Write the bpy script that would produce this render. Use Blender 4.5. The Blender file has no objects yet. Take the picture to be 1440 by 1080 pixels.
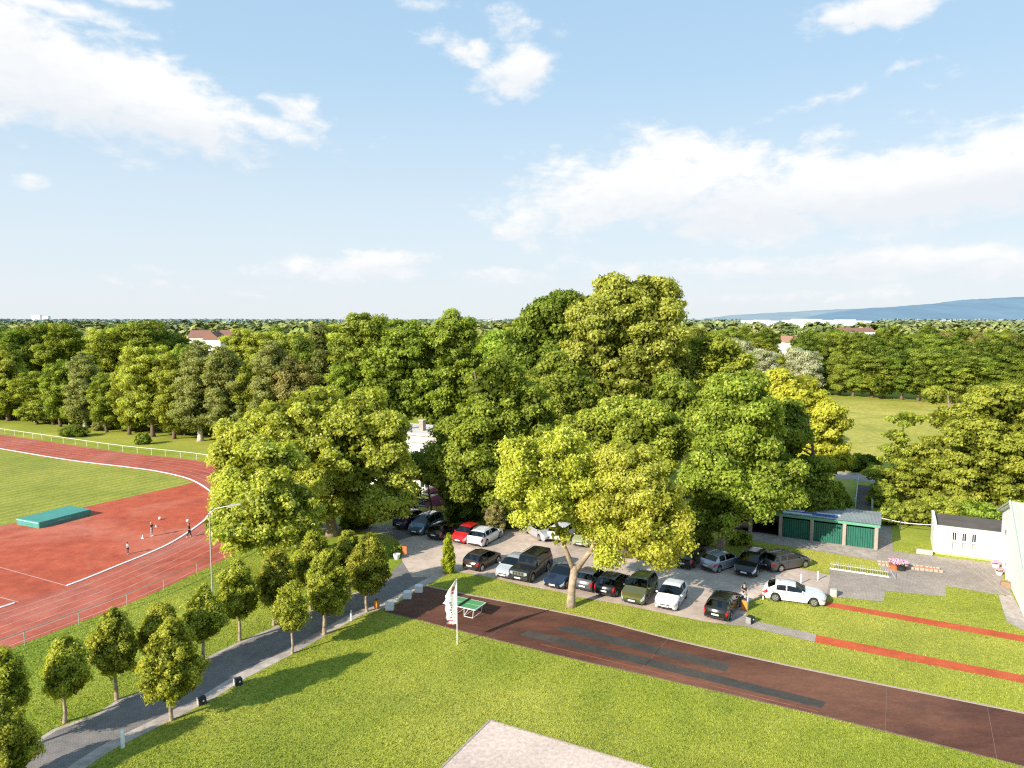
import bpy, bmesh, math, random
import numpy as np
from mathutils import Vector, Matrix, Euler

PI = math.pi
R = math.radians
scene = bpy.context.scene
COL = scene.collection
random.seed(7)

# ------------------------------------------------------------------ camera
H = 21.5
F = 1000.0
TH = math.atan((540 - 448) / F)
CT, ST = math.cos(TH), math.sin(TH)
cam = bpy.data.cameras.new("camera")
cam.lens = 25.0
cam.sensor_width = 36.0
cam.clip_start = 0.5
cam.clip_end = 60000
camo = bpy.data.objects.new("camera", cam)
COL.objects.link(camo)
camo.location = (0, 0, H)
camo.rotation_euler = (PI / 2 - TH, 0, 0)
scene.camera = camo


def ray(px, py):
    a = (px - 720) / F
    b = (540 - py) / F
    return Vector((a, CT + ST * b, -ST + CT * b))


def G(px, py, z=0.0):
    d = ray(px, py)
    t = (z - H) / d.z
    return Vector((d.x * t, d.y * t, z))


def zat(y, py):
    k = (540 - py) / F
    return H + y * (k * CT - ST) / (CT + k * ST)


def at_depth(px, py, y):
    d = ray(px, py)
    t = y / d.y
    return Vector((d.x * t, y, H + d.z * t))


# the site grid: U runs to the right and towards the viewer, V away
UA = R(-28)
U = Vector((math.cos(UA), math.sin(UA), 0))
V = Vector((-math.sin(UA), math.cos(UA), 0))

# ------------------------------------------------------------------ objects


def setp(o, label=None, cat=None, group=None, kind=None):
    if label:
        o["label"] = label
    if cat:
        o["category"] = cat
    if group:
        o["group"] = group
    if kind:
        o["kind"] = kind
    return o


def thing(name, label, cat, loc=(0, 0, 0), rz=0.0, group=None):
    o = bpy.data.objects.new(name, None)
    o.empty_display_size = 0.3
    COL.objects.link(o)
    o.location = loc
    o.rotation_euler = (0, 0, rz)
    return setp(o, label, cat, group)


def from_mesh(name, me, m, parent=None, smooth=False):
    o = bpy.data.objects.new(name, me)
    COL.objects.link(o)
    if m is not None:
        ms = m if isinstance(m, (list, tuple)) else [m]
        for q in ms:
            me.materials.append(q)
    if smooth:
        for p in me.polygons:
            p.use_smooth = True
        if smooth is not True:
            me.set_sharp_from_angle(angle=R(smooth))
    if parent is not None:
        o.parent = parent
    return o


class MB:
    def __init__(s):
        s.v = []
        s.f = []

    def add(s, vs, fs):
        n = len(s.v)
        s.v += [tuple(p) for p in vs]
        s.f += [tuple(i + n for i in f) for f in fs]
        return s

    def box(s, c, size, rz=0.0, rot=None):
        x, y, z = size[0] / 2, size[1] / 2, size[2] / 2
        M = rot if rot is not None else Matrix.Rotation(rz, 3, 'Z')
        c = Vector(c)
        vs = [c + M @ Vector((sx * x, sy * y, sz * z)) for sz in (-1, 1) for sy in (-1, 1) for sx in (-1, 1)]
        return s.add(vs, [(0, 2, 3, 1), (4, 5, 7, 6), (0, 1, 5, 4), (2, 6, 7, 3), (0, 4, 6, 2), (1, 3, 7, 5)])

    def bbox(s, c, size, b=0.03, rz=0.0):
        """box with chamfered vertical edges and a chamfered top"""
        x, y, z = size[0] / 2, size[1] / 2, size[2] / 2
        M = Matrix.Rotation(rz, 3, 'Z')
        c = Vector(c)

        def ring(x, y, b, zz):
            return [(-x + b, -y, zz), (x - b, -y, zz), (x, -y + b, zz), (x, y - b, zz), (x - b, y, zz), (-x + b, y, zz), (-x, y - b, zz), (-x, -y + b, zz)]
        rr = [ring(x, y, b, -z), ring(x, y, b, z - b), ring(x - b, y - b, b * .6, z)]
        vs = [c + M @ Vector(p) for r in rr for p in r]
        fs = [tuple(range(7, -1, -1)), tuple(range(16, 24))]
        for k in range(2):
            for i in range(8):
                j = (i + 1) % 8
                fs.append((k * 8 + i, k * 8 + j, k * 8 + 8 + j, k * 8 + 8 + i))
        return s.add(vs, fs)

    def tube(s, pts, rad, n=8, caps=True):
        pts = [Vector(p) for p in pts]
        if not isinstance(rad, (list, tuple)):
            rad = [rad] * len(pts)
        vs = []
        prev = None
        for i, p in enumerate(pts):
            if i == 0:
                t = pts[1] - p
            elif i == len(pts) - 1:
                t = p - pts[i - 1]
            else:
                t = pts[i + 1] - pts[i - 1]
            t.normalize()
            if prev is None:
                a = Vector((1, 0, 0)) if abs(t.x) < .9 else Vector((0, 1, 0))
                prev = t.cross(a).normalized()
            e1 = (prev - t * prev.dot(t)).normalized()
            prev = e1
            e2 = t.cross(e1)
            for k in range(n):
                an = 2 * PI * k / n
                vs.append(p + (e1 * math.cos(an) + e2 * math.sin(an)) * rad[i])
        fs = []
        for i in range(len(pts) - 1):
            for k in range(n):
                kk = (k + 1) % n
                fs.append((i * n + k, i * n + kk, (i + 1) * n + kk, (i + 1) * n + k))
        if caps:
            fs.append(tuple(range(n - 1, -1, -1)))
            m = (len(pts) - 1) * n
            fs.append(tuple(range(m, m + n)))
        return s.add(vs, fs)

    def lathe(s, prof, n=16, c=(0, 0, 0), axis='Z'):
        c = Vector(c)
        vs = []
        for (r, h) in prof:
            for k in range(n):
                an = 2 * PI * k / n
                p = (r * math.cos(an), r * math.sin(an), h)
                if axis == 'Y':
                    p = (p[0], h, p[1])
                vs.append(c + Vector(p))
        fs = []
        for i in range(len(prof) - 1):
            for k in range(n):
                kk = (k + 1) % n
                fs.append((i * n + k, i * n + kk, (i + 1) * n + kk, (i + 1) * n + k))
        fs.append(tuple(range(n - 1, -1, -1)))
        m = (len(prof) - 1) * n
        fs.append(tuple(range(m, m + n)))
        return s.add(vs, fs)

    def ball(s, c, r, n=10):
        rr = r if isinstance(r, (list, tuple)) else (r, r, r)
        vs, fs = [], []
        m = max(4, n // 2 + 1)
        for i in range(1, m):
            a = PI * i / m
            for k in range(n):
                b = 2 * PI * k / n
                vs.append(Vector(c) + Vector((rr[0] * math.sin(a) * math.cos(b), rr[1] * math.sin(a) * math.sin(b), rr[2] * math.cos(a))))
        t = len(vs)
        vs.append(Vector(c) + Vector((0, 0, rr[2])))
        vs.append(Vector(c) - Vector((0, 0, rr[2])))
        for i in range(m - 2):
            for k in range(n):
                kk = (k + 1) % n
                fs.append((i * n + k, (i + 1) * n + k, (i + 1) * n + kk, i * n + kk))
        for k in range(n):
            kk = (k + 1) % n
            fs.append((t, k, kk))
            fs.append((t + 1, (m - 2) * n + kk, (m - 2) * n + k))
        return s.add(vs, fs)

    def prism(s, pts, z0, z1):
        n = len(pts)
        vs = [(p[0], p[1], z0) for p in pts] + [(p[0], p[1], z1) for p in pts]
        fs = [tuple(range(n - 1, -1, -1)), tuple(range(n, 2 * n))]
        for i in range(n):
            j = (i + 1) % n
            fs.append((i, j, n + j, n + i))
        return s.add(vs, fs)

    def build(s, name, m, parent=None, smooth=False):
        me = bpy.data.meshes.new(name)
        me.from_pydata(s.v, [], s.f)
        me.validate()
        bm = bmesh.new()
        bm.from_mesh(me)
        bmesh.ops.recalc_face_normals(bm, faces=bm.faces)
        bm.to_mesh(me)
        bm.free()
        return from_mesh(name, me, m, parent, smooth)


def children_map():
    d = {}
    for o in COL.objects:
        if o.parent:
            d.setdefault(o.parent.name, []).append(o)
    return d


def copy_tree(o, parent=None, kids=None):
    c = o.copy()
    COL.objects.link(c)
    if parent is not None:
        c.parent = parent
    for k in (kids if kids is not None else list(o.children)):
        copy_tree(k, c)
    return c


# ------------------------------------------------------------------ materials
def nt_new(name):
    m = bpy.data.materials.new(name)
    m.use_nodes = True
    nt = m.node_tree
    nt.nodes.clear()
    out = nt.nodes.new("ShaderNodeOutputMaterial")
    return m, nt, out


def N(nt, typ, **kw):
    n = nt.nodes.new(typ)
    for k, v in kw.items():
        if k.startswith("i_"):
            key = k[2:]
            key = int(key) if key.isdigit() else key.replace("_", " ")
            n.inputs[key].default_value = v
        else:
            setattr(n, k, v)
    return n


def L(nt, a, b):
    nt.links.new(a, b)


def c4(c):
    return (c[0], c[1], c[2], 1)


def math_node(nt, op, a, b=None, c=None, clamp=False):
    n = nt.nodes.new("ShaderNodeMath")
    n.operation = op
    n.use_clamp = clamp
    for i, v in enumerate((a, b, c)):
        if v is None:
            continue
        if isinstance(v, (int, float)):
            n.inputs[i].default_value = v
        else:
            nt.links.new(v, n.inputs[i])
    return n.outputs[0]


def mixc(nt, fac, a, b, mode='MIX'):
    n = nt.nodes.new("ShaderNodeMix")
    n.data_type = 'RGBA'
    n.blend_type = mode
    for idx, v in ((0, fac), (6, a), (7, b)):
        if isinstance(v, (int, float)):
            n.inputs[idx].default_value = v
        elif isinstance(v, (tuple, list)):
            n.inputs[idx].default_value = c4(v)
        else:
            nt.links.new(v, n.inputs[idx])
    return n.outputs[2]


def ramp(nt, fac, stops):
    n = nt.nodes.new("ShaderNodeValToRGB")
    cr = n.color_ramp
    while len(cr.elements) < len(stops):
        cr.elements.new(0.5)
    for e, (p, c) in zip(cr.elements, stops):
        e.position = p
        e.color = c4(c) if isinstance(c, (tuple, list)) else (c, c, c, 1)
    nt.links.new(fac, n.inputs[0])
    return n.outputs[0]


def noise(nt, vec, scale, detail=3, rough=.55, dist=0):
    n = N(nt, "ShaderNodeTexNoise")
    n.inputs["Scale"].default_value = scale
    n.inputs["Detail"].default_value = detail
    n.inputs["Roughness"].default_value = rough
    n.inputs["Distortion"].default_value = dist
    if vec is not None:
        nt.links.new(vec, n.inputs["Vector"])
    return n.outputs["Fac"]


def posvec(nt, rz=0.0, scale=(1, 1, 1)):
    g = N(nt, "ShaderNodeNewGeometry")
    mp = N(nt, "ShaderNodeMapping")
    mp.inputs["Rotation"].default_value = (0, 0, rz)
    mp.inputs["Scale"].default_value = scale
    nt.links.new(g.outputs["Position"], mp.inputs["Vector"])
    return mp.outputs["Vector"]


def objvec(nt):
    t = N(nt, "ShaderNodeTexCoord")
    return t.outputs["Object"]


def simple(name, col, rough=.6, metal=0.0, coat=0.0, spec=.4, var=.12, vscale=6.0, bump=0.0, bscale=30.0, dirt=0.0):
    m, nt, out = nt_new(name)
    b = N(nt, "ShaderNodeBsdfPrincipled")
    v = objvec(nt)
    f = noise(nt, v, vscale, 4)
    f = ramp(nt, f, [(.3, 0.0), (.7, 1.0)])
    col_o = mixc(nt, f, tuple(c * (1 - var) for c in col), tuple(min(1, c * (1 + var)) for c in col))
    if dirt > 0:
        f2 = ramp(nt, noise(nt, v, vscale * .35, 6, .7), [(.45, 0.0), (.75, 1.0)])
        f2 = math_node(nt, 'MULTIPLY', f2, dirt)
        col_o = mixc(nt, f2, col_o, (col[0] * .5, col[1] * .48, col[2] * .42))
    L(nt, col_o, b.inputs["Base Color"])
    b.inputs["Roughness"].default_value = rough
    b.inputs["Metallic"].default_value = metal
    b.inputs["Specular IOR Level"].default_value = spec
    b.inputs["Coat Weight"].default_value = coat
    b.inputs["Coat Roughness"].default_value = .05
    if bump > 0:
        bn = N(nt, "ShaderNodeBump")
        bn.inputs["Strength"].default_value = bump
        bn.inputs["Distance"].default_value = .03
        L(nt, noise(nt, v, bscale, 4), bn.inputs["Height"])
        L(nt, bn.outputs[0], b.inputs["Normal"])
    L(nt, b.outputs[0], out.inputs[0])
    return m


def grass_mat(name, lo, hi, dry, stripes=None, patch=.05, fine=5.0, far_haze=False):
    m, nt, out = nt_new(name)
    v = posvec(nt)
    big = noise(nt, v, patch, 5, .6)
    mid = noise(nt, v, .55, 5, .65, .5)
    fin = noise(nt, v, fine, 4, .75)
    c = mixc(nt, ramp(nt, mid, [(.25, 0.0), (.78, 1.0)]), lo, hi)
    c = mixc(nt, math_node(nt, 'MULTIPLY', ramp(nt, big, [(.42, 0.0), (.66, 1.0)]), .75), c, dry)
    c = mixc(nt, 1.0, c, ramp(nt, fin, [(.30, (.62, .64, .52)), (.5, (1.0, 1.0, .97)), (.72, (1.35, 1.32, 1.28))]), 'MULTIPLY')
    c = mixc(nt, 1.0, c, ramp(nt, noise(nt, v, .12, 6, .68, .6), [(.34, (.74, .80, .76)), (.6, (1.04, 1.02, 1.0))]), 'MULTIPLY')
    wn = noise(nt, v, .9, 6, .75, .8)
    c = mixc(nt, ramp(nt, wn, [(.62, 0.0), (.76, .28)]), c, (.38, .34, .10))
    # single clover / daisy clumps
    sp = noise(nt, v, 2.2, 2, .5)
    c = mixc(nt, ramp(nt, sp, [(.62, 0.0), (.70, .45)]), c, tuple(x * .55 for x in lo))
    if stripes:
        ang, per = stripes
        mp = posvec(nt, ang)
        w = N(nt, "ShaderNodeTexWave")
        w.wave_type = 'BANDS'
        w.bands_direction = 'X'
        w.inputs["Scale"].default_value = per
        w.inputs["Distortion"].default_value = .6
        w.inputs["Detail"].default_value = 3
        L(nt, mp, w.inputs["Vector"])
        c = mixc(nt, .6, c, ramp(nt, w.outputs["Fac"], [(.25, (.78, .80, .76)), (.75, (1.12, 1.1, 1.1))]), 'MULTIPLY')
    if far_haze:  # aerial haze painted into the ground colour, growing with distance
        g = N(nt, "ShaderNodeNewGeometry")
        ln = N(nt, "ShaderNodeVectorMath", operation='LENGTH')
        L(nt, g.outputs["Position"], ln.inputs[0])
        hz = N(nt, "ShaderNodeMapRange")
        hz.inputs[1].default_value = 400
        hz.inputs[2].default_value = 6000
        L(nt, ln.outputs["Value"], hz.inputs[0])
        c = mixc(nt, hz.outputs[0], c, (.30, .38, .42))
    b = N(nt, "ShaderNodeBsdfPrincipled")
    b.inputs["Roughness"].default_value = .8
    b.inputs["Specular IOR Level"].default_value = .15
    L(nt, c, b.inputs["Base Color"])
    bn = N(nt, "ShaderNodeBump")
    bn.inputs["Strength"].default_value = .55
    bn.inputs["Distance"].default_value = .05
    L(nt, math_node(nt, 'ADD', noise(nt, v, fine * 1.5, 3, .7), math_node(nt, 'MULTIPLY', mid, 2.0)), bn.inputs["Height"])
    L(nt, bn.outputs[0], b.inputs["Normal"])
    L(nt, b.outputs[0], out.inputs[0])
    return m


def paving_mat(name, c1, c2, mortar, bw=.22, bh=.11, rz=0.0, stain=.35, rough=.85, bricks=True, patch=.35):
    m, nt, out = nt_new(name)
    v = posvec(nt, rz)
    big = noise(nt, v, .18, 6, .65)
    mid = noise(nt, v, patch * 5, 5, .6)
    fin = noise(nt, v, 22, 3, .6)
    if bricks:
        br = N(nt, "ShaderNodeTexBrick")
        br.inputs["Scale"].default_value = 1.0
        br.inputs["Brick Width"].default_value = bw
        br.inputs["Row Height"].default_value = bh
        br.inputs["Mortar Size"].default_value = bh * .09
        br.inputs["Mortar Smooth"].default_value = .4
        br.inputs["Color1"].default_value = c4(c1)
        br.inputs["Color2"].default_value = c4(c2)
        br.inputs["Mortar"].default_value = c4(mortar)
        L(nt, v, br.inputs["Vector"])
        c = br.outputs["Color"]
    else:
        c = mixc(nt, ramp(nt, mid, [(.35, 0.0), (.65, 1.0)]), c1, c2)
    c = mixc(nt, 1.0, c, ramp(nt, big, [(.3, 1 - stain), (.7, 1 + stain * .4)]), 'MULTIPLY')
    c = mixc(nt, 1.0, c, ramp(nt, mid, [(.3, 1 - stain * .5), (.7, 1 + stain * .25)]), 'MULTIPLY')
    c = mixc(nt, 1.0, c, ramp(nt, fin, [(.3, .82), (.7, 1.18)]), 'MULTIPLY')
    b = N(nt, "ShaderNodeBsdfPrincipled")
    b.inputs["Roughness"].default_value = rough
    b.inputs["Specular IOR Level"].default_value = .25
    L(nt, c, b.inputs["Base Color"])
    bn = N(nt, "ShaderNodeBump")
    bn.inputs["Strength"].default_value = .25
    bn.inputs["Distance"].default_value = .01
    L(nt, fin, bn.inputs["Height"])
    L(nt, bn.outputs[0], b.inputs["Normal"])
    L(nt, b.outputs[0], out.inputs[0])
    return m


def rubber_mat(name, c1, c2, worn, rz=0.0, wornamt=.5, stretch=(1, 1, 1)):
    """tartan / rubber sheet: blotchy, stained, with seams"""
    m, nt, out = nt_new(name)
    v = posvec(nt, rz, stretch)
    big = noise(nt, v, .09, 6, .62, .8)
    mid = noise(nt, v, .6, 6, .65, .4)
    fin = noise(nt, v, 14, 3, .7)
    c = mixc(nt, ramp(nt, mid, [(.35, 0.0), (.68, 1.0)]), c1, c2)
    c = mixc(nt, math_node(nt, 'MULTIPLY', ramp(nt, big, [(.46, 0.0), (.62, 1.0)]), wornamt), c, worn)
    c = mixc(nt, 1.0, c, ramp(nt, noise(nt, v, .22, 7, .72, 1.2), [(.36, .80), (.52, 1.0)]), 'MULTIPLY')
    c = mixc(nt, 1.0, c, ramp(nt, noise(nt, v, 2.6, 5, .7), [(.3, .84), (.7, 1.12)]), 'MULTIPLY')
    c = mixc(nt, 1.0, c, ramp(nt, fin, [(.3, .80), (.7, 1.2)]), 'MULTIPLY')
    b = N(nt, "ShaderNodeBsdfPrincipled")
    b.inputs["Roughness"].default_value = .8
    b.inputs["Specular IOR Level"].default_value = .25
    L(nt, c, b.inputs["Base Color"])
    L(nt, b.outputs[0], out.inputs[0])
    return m


def leaf_mat(name, dark, light, tip=None, trans=.47, hue_var=.05):
    m, nt, out = nt_new(name)
    at = N(nt, "ShaderNodeAttribute", attribute_name="tint")
    sep = N(nt, "ShaderNodeSeparateColor")
    L(nt, at.outputs["Color"], sep.inputs[0])
    oi = N(nt, "ShaderNodeObjectInfo")
    f = math_node(nt, 'ADD', math_node(nt, 'MULTIPLY', sep.outputs[0], .55), math_node(nt, 'MULTIPLY', sep.outputs[1], .45))
    c = mixc(nt, f, dark, light)
    if tip:
        c = mixc(nt, ramp(nt, sep.outputs[1], [(.66, 0.0), (.86, 1.0)]), c, tip)
    # crown shading painted into the leaves: lighter outside and upward, darker inside
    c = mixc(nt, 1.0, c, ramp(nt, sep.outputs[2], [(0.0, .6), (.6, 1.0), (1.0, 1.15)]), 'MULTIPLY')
    hs = N(nt, "ShaderNodeHueSaturation")
    L(nt, math_node(nt, 'ADD', math_node(nt, 'MULTIPLY', oi.outputs["Random"], .016), .492), hs.inputs["Hue"])
    L(nt, math_node(nt, 'ADD', math_node(nt, 'MULTIPLY', oi.outputs["Random"], hue_var * 3), 1 - hue_var * 1.5), hs.inputs["Value"])
    L(nt, c, hs.inputs["Color"])
    b = N(nt, "ShaderNodeBsdfPrincipled")
    b.inputs["Roughness"].default_value = .55
    b.inputs["Specular IOR Level"].default_value = .16
    L(nt, hs.outputs[0], b.inputs["Base Color"])
    t = N(nt, "ShaderNodeBsdfTranslucent")
    L(nt, mixc(nt, 1.0, hs.outputs[0], (1.35, 1.25, .6), 'MULTIPLY'), t.inputs[0])
    mx = N(nt, "ShaderNodeMixShader")
    mx.inputs[0].default_value = trans
    L(nt, b.outputs[0], mx.inputs[1])
    L(nt, t.outputs[0], mx.inputs[2])
    L(nt, mx.outputs[0], out.inputs[0])
    return m


def paint_mat(name, col, metal=.35, rough=.32):
    m, nt, out = nt_new(name)
    b = N(nt, "ShaderNodeBsdfPrincipled")
    v = objvec(nt)
    f = noise(nt, v, 3.0, 5, .7)
    c = mixc(nt, ramp(nt, f, [(.4, 0.0), (.8, .04)]), col, (.30, .28, .25))
    L(nt, c, b.inputs["Base Color"])
    b.inputs["Metallic"].default_value = metal
    b.inputs["Roughness"].default_value = rough
    b.inputs["Coat Weight"].default_value = .45 if max(col) < .06 else .8
    b.inputs["Coat Roughness"].default_value = .06
    L(nt, b.outputs[0], out.inputs[0])
    return m


M = {}
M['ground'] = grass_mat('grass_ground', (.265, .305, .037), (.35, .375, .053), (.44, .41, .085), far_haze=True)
M['verge'] = grass_mat('grass_verge', (.19, .275, .026), (.28, .345, .038), (.33, .35, .055))
M['infield'] = grass_mat('grass_infield', (.27, .29, .045), (.34, .345, .06), (.41, .38, .085), stripes=(R(28), .22), fine=3.0)
M['meadow'] = grass_mat('grass_meadow', (.38, .35, .06), (.44, .40, .08), (.50, .43, .11), stripes=None, patch=.03, fine=1.2)
M['tartan'] = rubber_mat('red_tartan', (.42, .078, .038), (.55, .118, .056), (.58, .20, .13), wornamt=.65)
M['tartan_lane'] = rubber_mat('red_tartan_lanes', (.38, .082, .048), (.50, .122, .070), (.50, .19, .14), wornamt=.5)
M['runway'] = rubber_mat('orange_tartan', (.52, .090, .032), (.62, .125, .045), (.60, .17, .08), wornamt=.3)
M['dark_rubber'] = rubber_mat('brown_rubber', (.095, .040, .027), (.16, .062, .036), (.26, .12, .070), UA, .65, (.35, 1, 1))
M['mat_rubber'] = rubber_mat('grey_rubber', (.058, .053, .047), (.078, .070, .060), (.125, .095, .075), -UA, .4)
M['road'] = paving_mat('road_pavers', (.24, .215, .20), (.285, .255, .24), (.17, .15, .14), .24, .12, R(-30))
M['shoulder'] = paving_mat('shoulder_slabs', (.48, .40, .34), (.54, .46, .40), (.25, .2, .17), bricks=False)
M['parking'] = paving_mat('parking_pavers', (.62, .485, .39), (.69, .54, .44), (.50, .39, .32), .24, .12, R(28))
M['plaza'] = paving_mat('plaza_pavers', (.42, .345, .285), (.50, .415, .345), (.28, .23, .19), .20, .20, R(28), .3)
M['apron'] = paving_mat('apron_asphalt', (.44, .36, .30), (.54, .45, .38), (.2, .2, .2), bricks=False)
M['gravel'] = paving_mat('gravel', (.62, .475, .40), (.74, .58, .49), (.3, .3, .3), bricks=False, stain=.22, patch=.9)
M['joint'] = simple('joint_line', (.20, .125, .10), .9)
M['concrete'] = simple('concrete', (.50, .45, .39), .85, bump=.3)
M['kerb'] = simple('kerb_stone', (.40, .33, .26), .9)
M['white_line'] = simple('white_line', (.56, .34, .29), .7, var=.25, vscale=.8)
M['white_kerb'] = simple('white_kerb', (.86, .84, .84), .5)
M['white_paint'] = simple('white_paint', (.80, .80, .78), .45, dirt=.15)
M['wall_white'] = simple('wall_render', (.86, .85, .83), .8, var=.03, vscale=1.0, bump=.15, dirt=.12)
M['wall_cream'] = simple('wall_cream', (.62, .55, .50), .85, dirt=.2, vscale=1.0)
M['green_plinth'] = simple('green_plinth', (.45, .68, .22), .7)
M['roof_green'] = simple('roof_green_metal', (.46, .52, .40), .5, var=.06, vscale=.5, dirt=.2)
M['trim_green'] = simple('trim_green', (.50, .60, .46), .5)
M['roof_grey'] = simple('roof_felt', (.13, .105, .09), .9, vscale=1.2, dirt=.7)
M['door_green'] = simple('door_green', (.018, .125, .085), .5, dirt=.3, vscale=2)
M['fascia_green'] = simple('fascia_green', (.12, .34, .22), .5)
M['dark_hole'] = simple('dark_interior', (.012, .011, .010), .95)  # near-black colour paints the shade inside the open garages
M['pillar'] = simple('concrete_pillar', (.36, .31, .26), .9, dirt=.4)
M['corrugated'] = simple('corrugated_sheet', (.42, .45, .45), .45, metal=.2, dirt=.5, vscale=1.0)
M['blue_sheet'] = simple('blue_sheet', (.06, .11, .38), .4)
M['pale_sheet'] = simple('pale_sheet', (.62, .64, .72), .4, dirt=.2)
M['teal_metal'] = simple('teal_metal', (.22, .42, .46), .4, metal=.3)
M['galv'] = simple('galvanised', (.50, .50, .47), .4, metal=.4)
M['steel_dark'] = simple('dark_steel', (.10, .10, .10), .5, metal=.5)
M['bark'] = simple('bark', (.15, .105, .07), .95, var=.35, vscale=5, bump=.9, bscale=14)
M['bark_pale'] = simple('bark_pale', (.37, .28, .195), .9, var=.45, vscale=2.5, bump=.8, bscale=8, dirt=.5)
M['bark_mid'] = simple('bark_mid', (.27, .21, .15), .95, var=.3, vscale=4, bump=.9, bscale=12)
M['bark_birch'] = simple('bark_birch', (.55, .50, .42), .8, var=.3, vscale=6)
M['tyre'] = simple('tyre', (.022, .022, .022), .8)
M['rim'] = simple('rim', (.55, .55, .56), .3, metal=.8)
M['plastic'] = simple('black_plastic', (.022, .022, .024), .55)
M['under'] = simple('underbody', (.01, .01, .01), .9)
M['plate'] = simple('plate', (.78, .78, .74), .5)
M['orange'] = simple('orange_paint', (.72, .26, .04), .55, dirt=.2)
M['terracotta'] = simple('terracotta', (.55, .16, .05), .7)
M['black_box'] = simple('black_box', (.03, .03, .03), .7)
M['grey_box'] = simple('grey_box', (.27, .27, .27), .8)
M['tt_green'] = simple('table_green', (.10, .30, .11), .5, var=.06)
M['mat_green'] = simple('mat_green', (.07, .29, .235), .6, dirt=.15, vscale=2)
M['mat_pale'] = simple('mat_pale', (.35, .66, .56), .6)
M['maroon'] = simple('maroon_cloth', (.23, .04, .07), .9)
M['red_tile'] = simple('red_tiles', (.24, .12, .09), .9, vscale=1)
M['pink'] = simple('pink_petals', (.78, .42, .55), .8, var=.4, vscale=12)
M['sand'] = simple('sand', (.52, .34, .22), .95, bump=.4)
M['skin'] = simple('skin', (.50, .30, .21), .6, var=.04)
M['cloth_black'] = simple('black_cloth', (.015, .015, .018), .9)
M['cloth_grey'] = simple('grey_cloth', (.42, .42, .43), .9)
M['cloth_dark'] = simple('dark_cloth', (.05, .045, .06), .9)
M['cloth_white'] = simple('white_cloth', (.78, .78, .78), .9)
M['hair'] = simple('hair', (.035, .022, .015), .8)
M['hair_fair'] = simple('hair_fair', (.55, .42, .25), .8)
M['red_paint'] = simple('red_paint', (.55, .05, .03), .6)
M['flag_cloth'] = simple('flag_cloth', (.85, .83, .82), .85, var=.05)
M['print_red'] = simple('print_red', (.60, .10, .06), .85)
M['print_green'] = simple('print_green', (.08, .20, .14), .85)
M['sign_dark'] = simple('sign_dark', (.05, .09, .12), .6)
M['headlamp'] = simple('headlamp', (.62, .66, .70), .12, metal=.5, coat=1)
M['taillamp'] = simple('taillamp', (.45, .015, .02), .2, coat=1)
M['wood'] = simple('wood', (.30, .19, .11), .85)

mg, nt, out = nt_new('car_glass')
b = N(nt, "ShaderNodeBsdfPrincipled")
b.inputs["Base Color"].default_value = (.018, .030, .036, 1)
b.inputs["Roughness"].default_value = .04
b.inputs["Specular IOR Level"].default_value = .5
L(nt, b.outputs[0], out.inputs[0])
M['glass'] = mg
mg, nt, out = nt_new('car_window_glass')
tr_ = N(nt, "ShaderNodeBsdfTransparent")
tr_.inputs[0].default_value = (.30, .36, .36, 1)
gl_ = N(nt, "ShaderNodeBsdfGlossy")
gl_.inputs["Roughness"].default_value = .03
fr_ = N(nt, "ShaderNodeFresnel")
fr_.inputs[0].default_value = 1.75
mx = N(nt, "ShaderNodeMixShader")
L(nt, fr_.outputs[0], mx.inputs[0])
L(nt, tr_.outputs[0], mx.inputs[1])
L(nt, gl_.outputs[0], mx.inputs[2])
L(nt, mx.outputs[0], out.inputs[0])
M['car_glass'] = mg
M['upholstery'] = simple('upholstery', (.10, .10, .11), .9)

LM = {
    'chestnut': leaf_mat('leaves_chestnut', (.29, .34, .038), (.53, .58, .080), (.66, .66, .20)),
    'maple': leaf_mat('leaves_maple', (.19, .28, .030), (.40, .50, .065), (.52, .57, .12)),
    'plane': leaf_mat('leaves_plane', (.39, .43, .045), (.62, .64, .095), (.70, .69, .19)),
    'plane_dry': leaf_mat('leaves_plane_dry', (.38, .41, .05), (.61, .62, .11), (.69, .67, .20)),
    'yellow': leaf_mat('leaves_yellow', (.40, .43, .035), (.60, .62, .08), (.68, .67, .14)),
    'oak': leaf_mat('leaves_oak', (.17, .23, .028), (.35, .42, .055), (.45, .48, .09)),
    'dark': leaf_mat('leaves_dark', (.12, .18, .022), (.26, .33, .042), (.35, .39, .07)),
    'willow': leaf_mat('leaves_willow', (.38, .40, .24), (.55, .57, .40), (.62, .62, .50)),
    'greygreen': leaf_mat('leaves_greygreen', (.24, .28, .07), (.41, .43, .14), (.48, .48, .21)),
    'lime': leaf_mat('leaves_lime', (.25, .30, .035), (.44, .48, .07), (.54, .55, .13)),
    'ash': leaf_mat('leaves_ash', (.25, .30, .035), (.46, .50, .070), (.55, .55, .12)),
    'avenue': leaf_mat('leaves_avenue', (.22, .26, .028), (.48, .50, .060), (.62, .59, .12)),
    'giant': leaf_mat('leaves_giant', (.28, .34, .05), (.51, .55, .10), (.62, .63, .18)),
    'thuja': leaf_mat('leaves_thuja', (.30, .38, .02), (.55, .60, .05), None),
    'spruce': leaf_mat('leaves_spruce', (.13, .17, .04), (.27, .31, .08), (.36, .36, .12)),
    'coppery': leaf_mat('leaves_coppery', (.27, .25, .08), (.40, .36, .13), (.45, .38, .17)),
}

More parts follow.
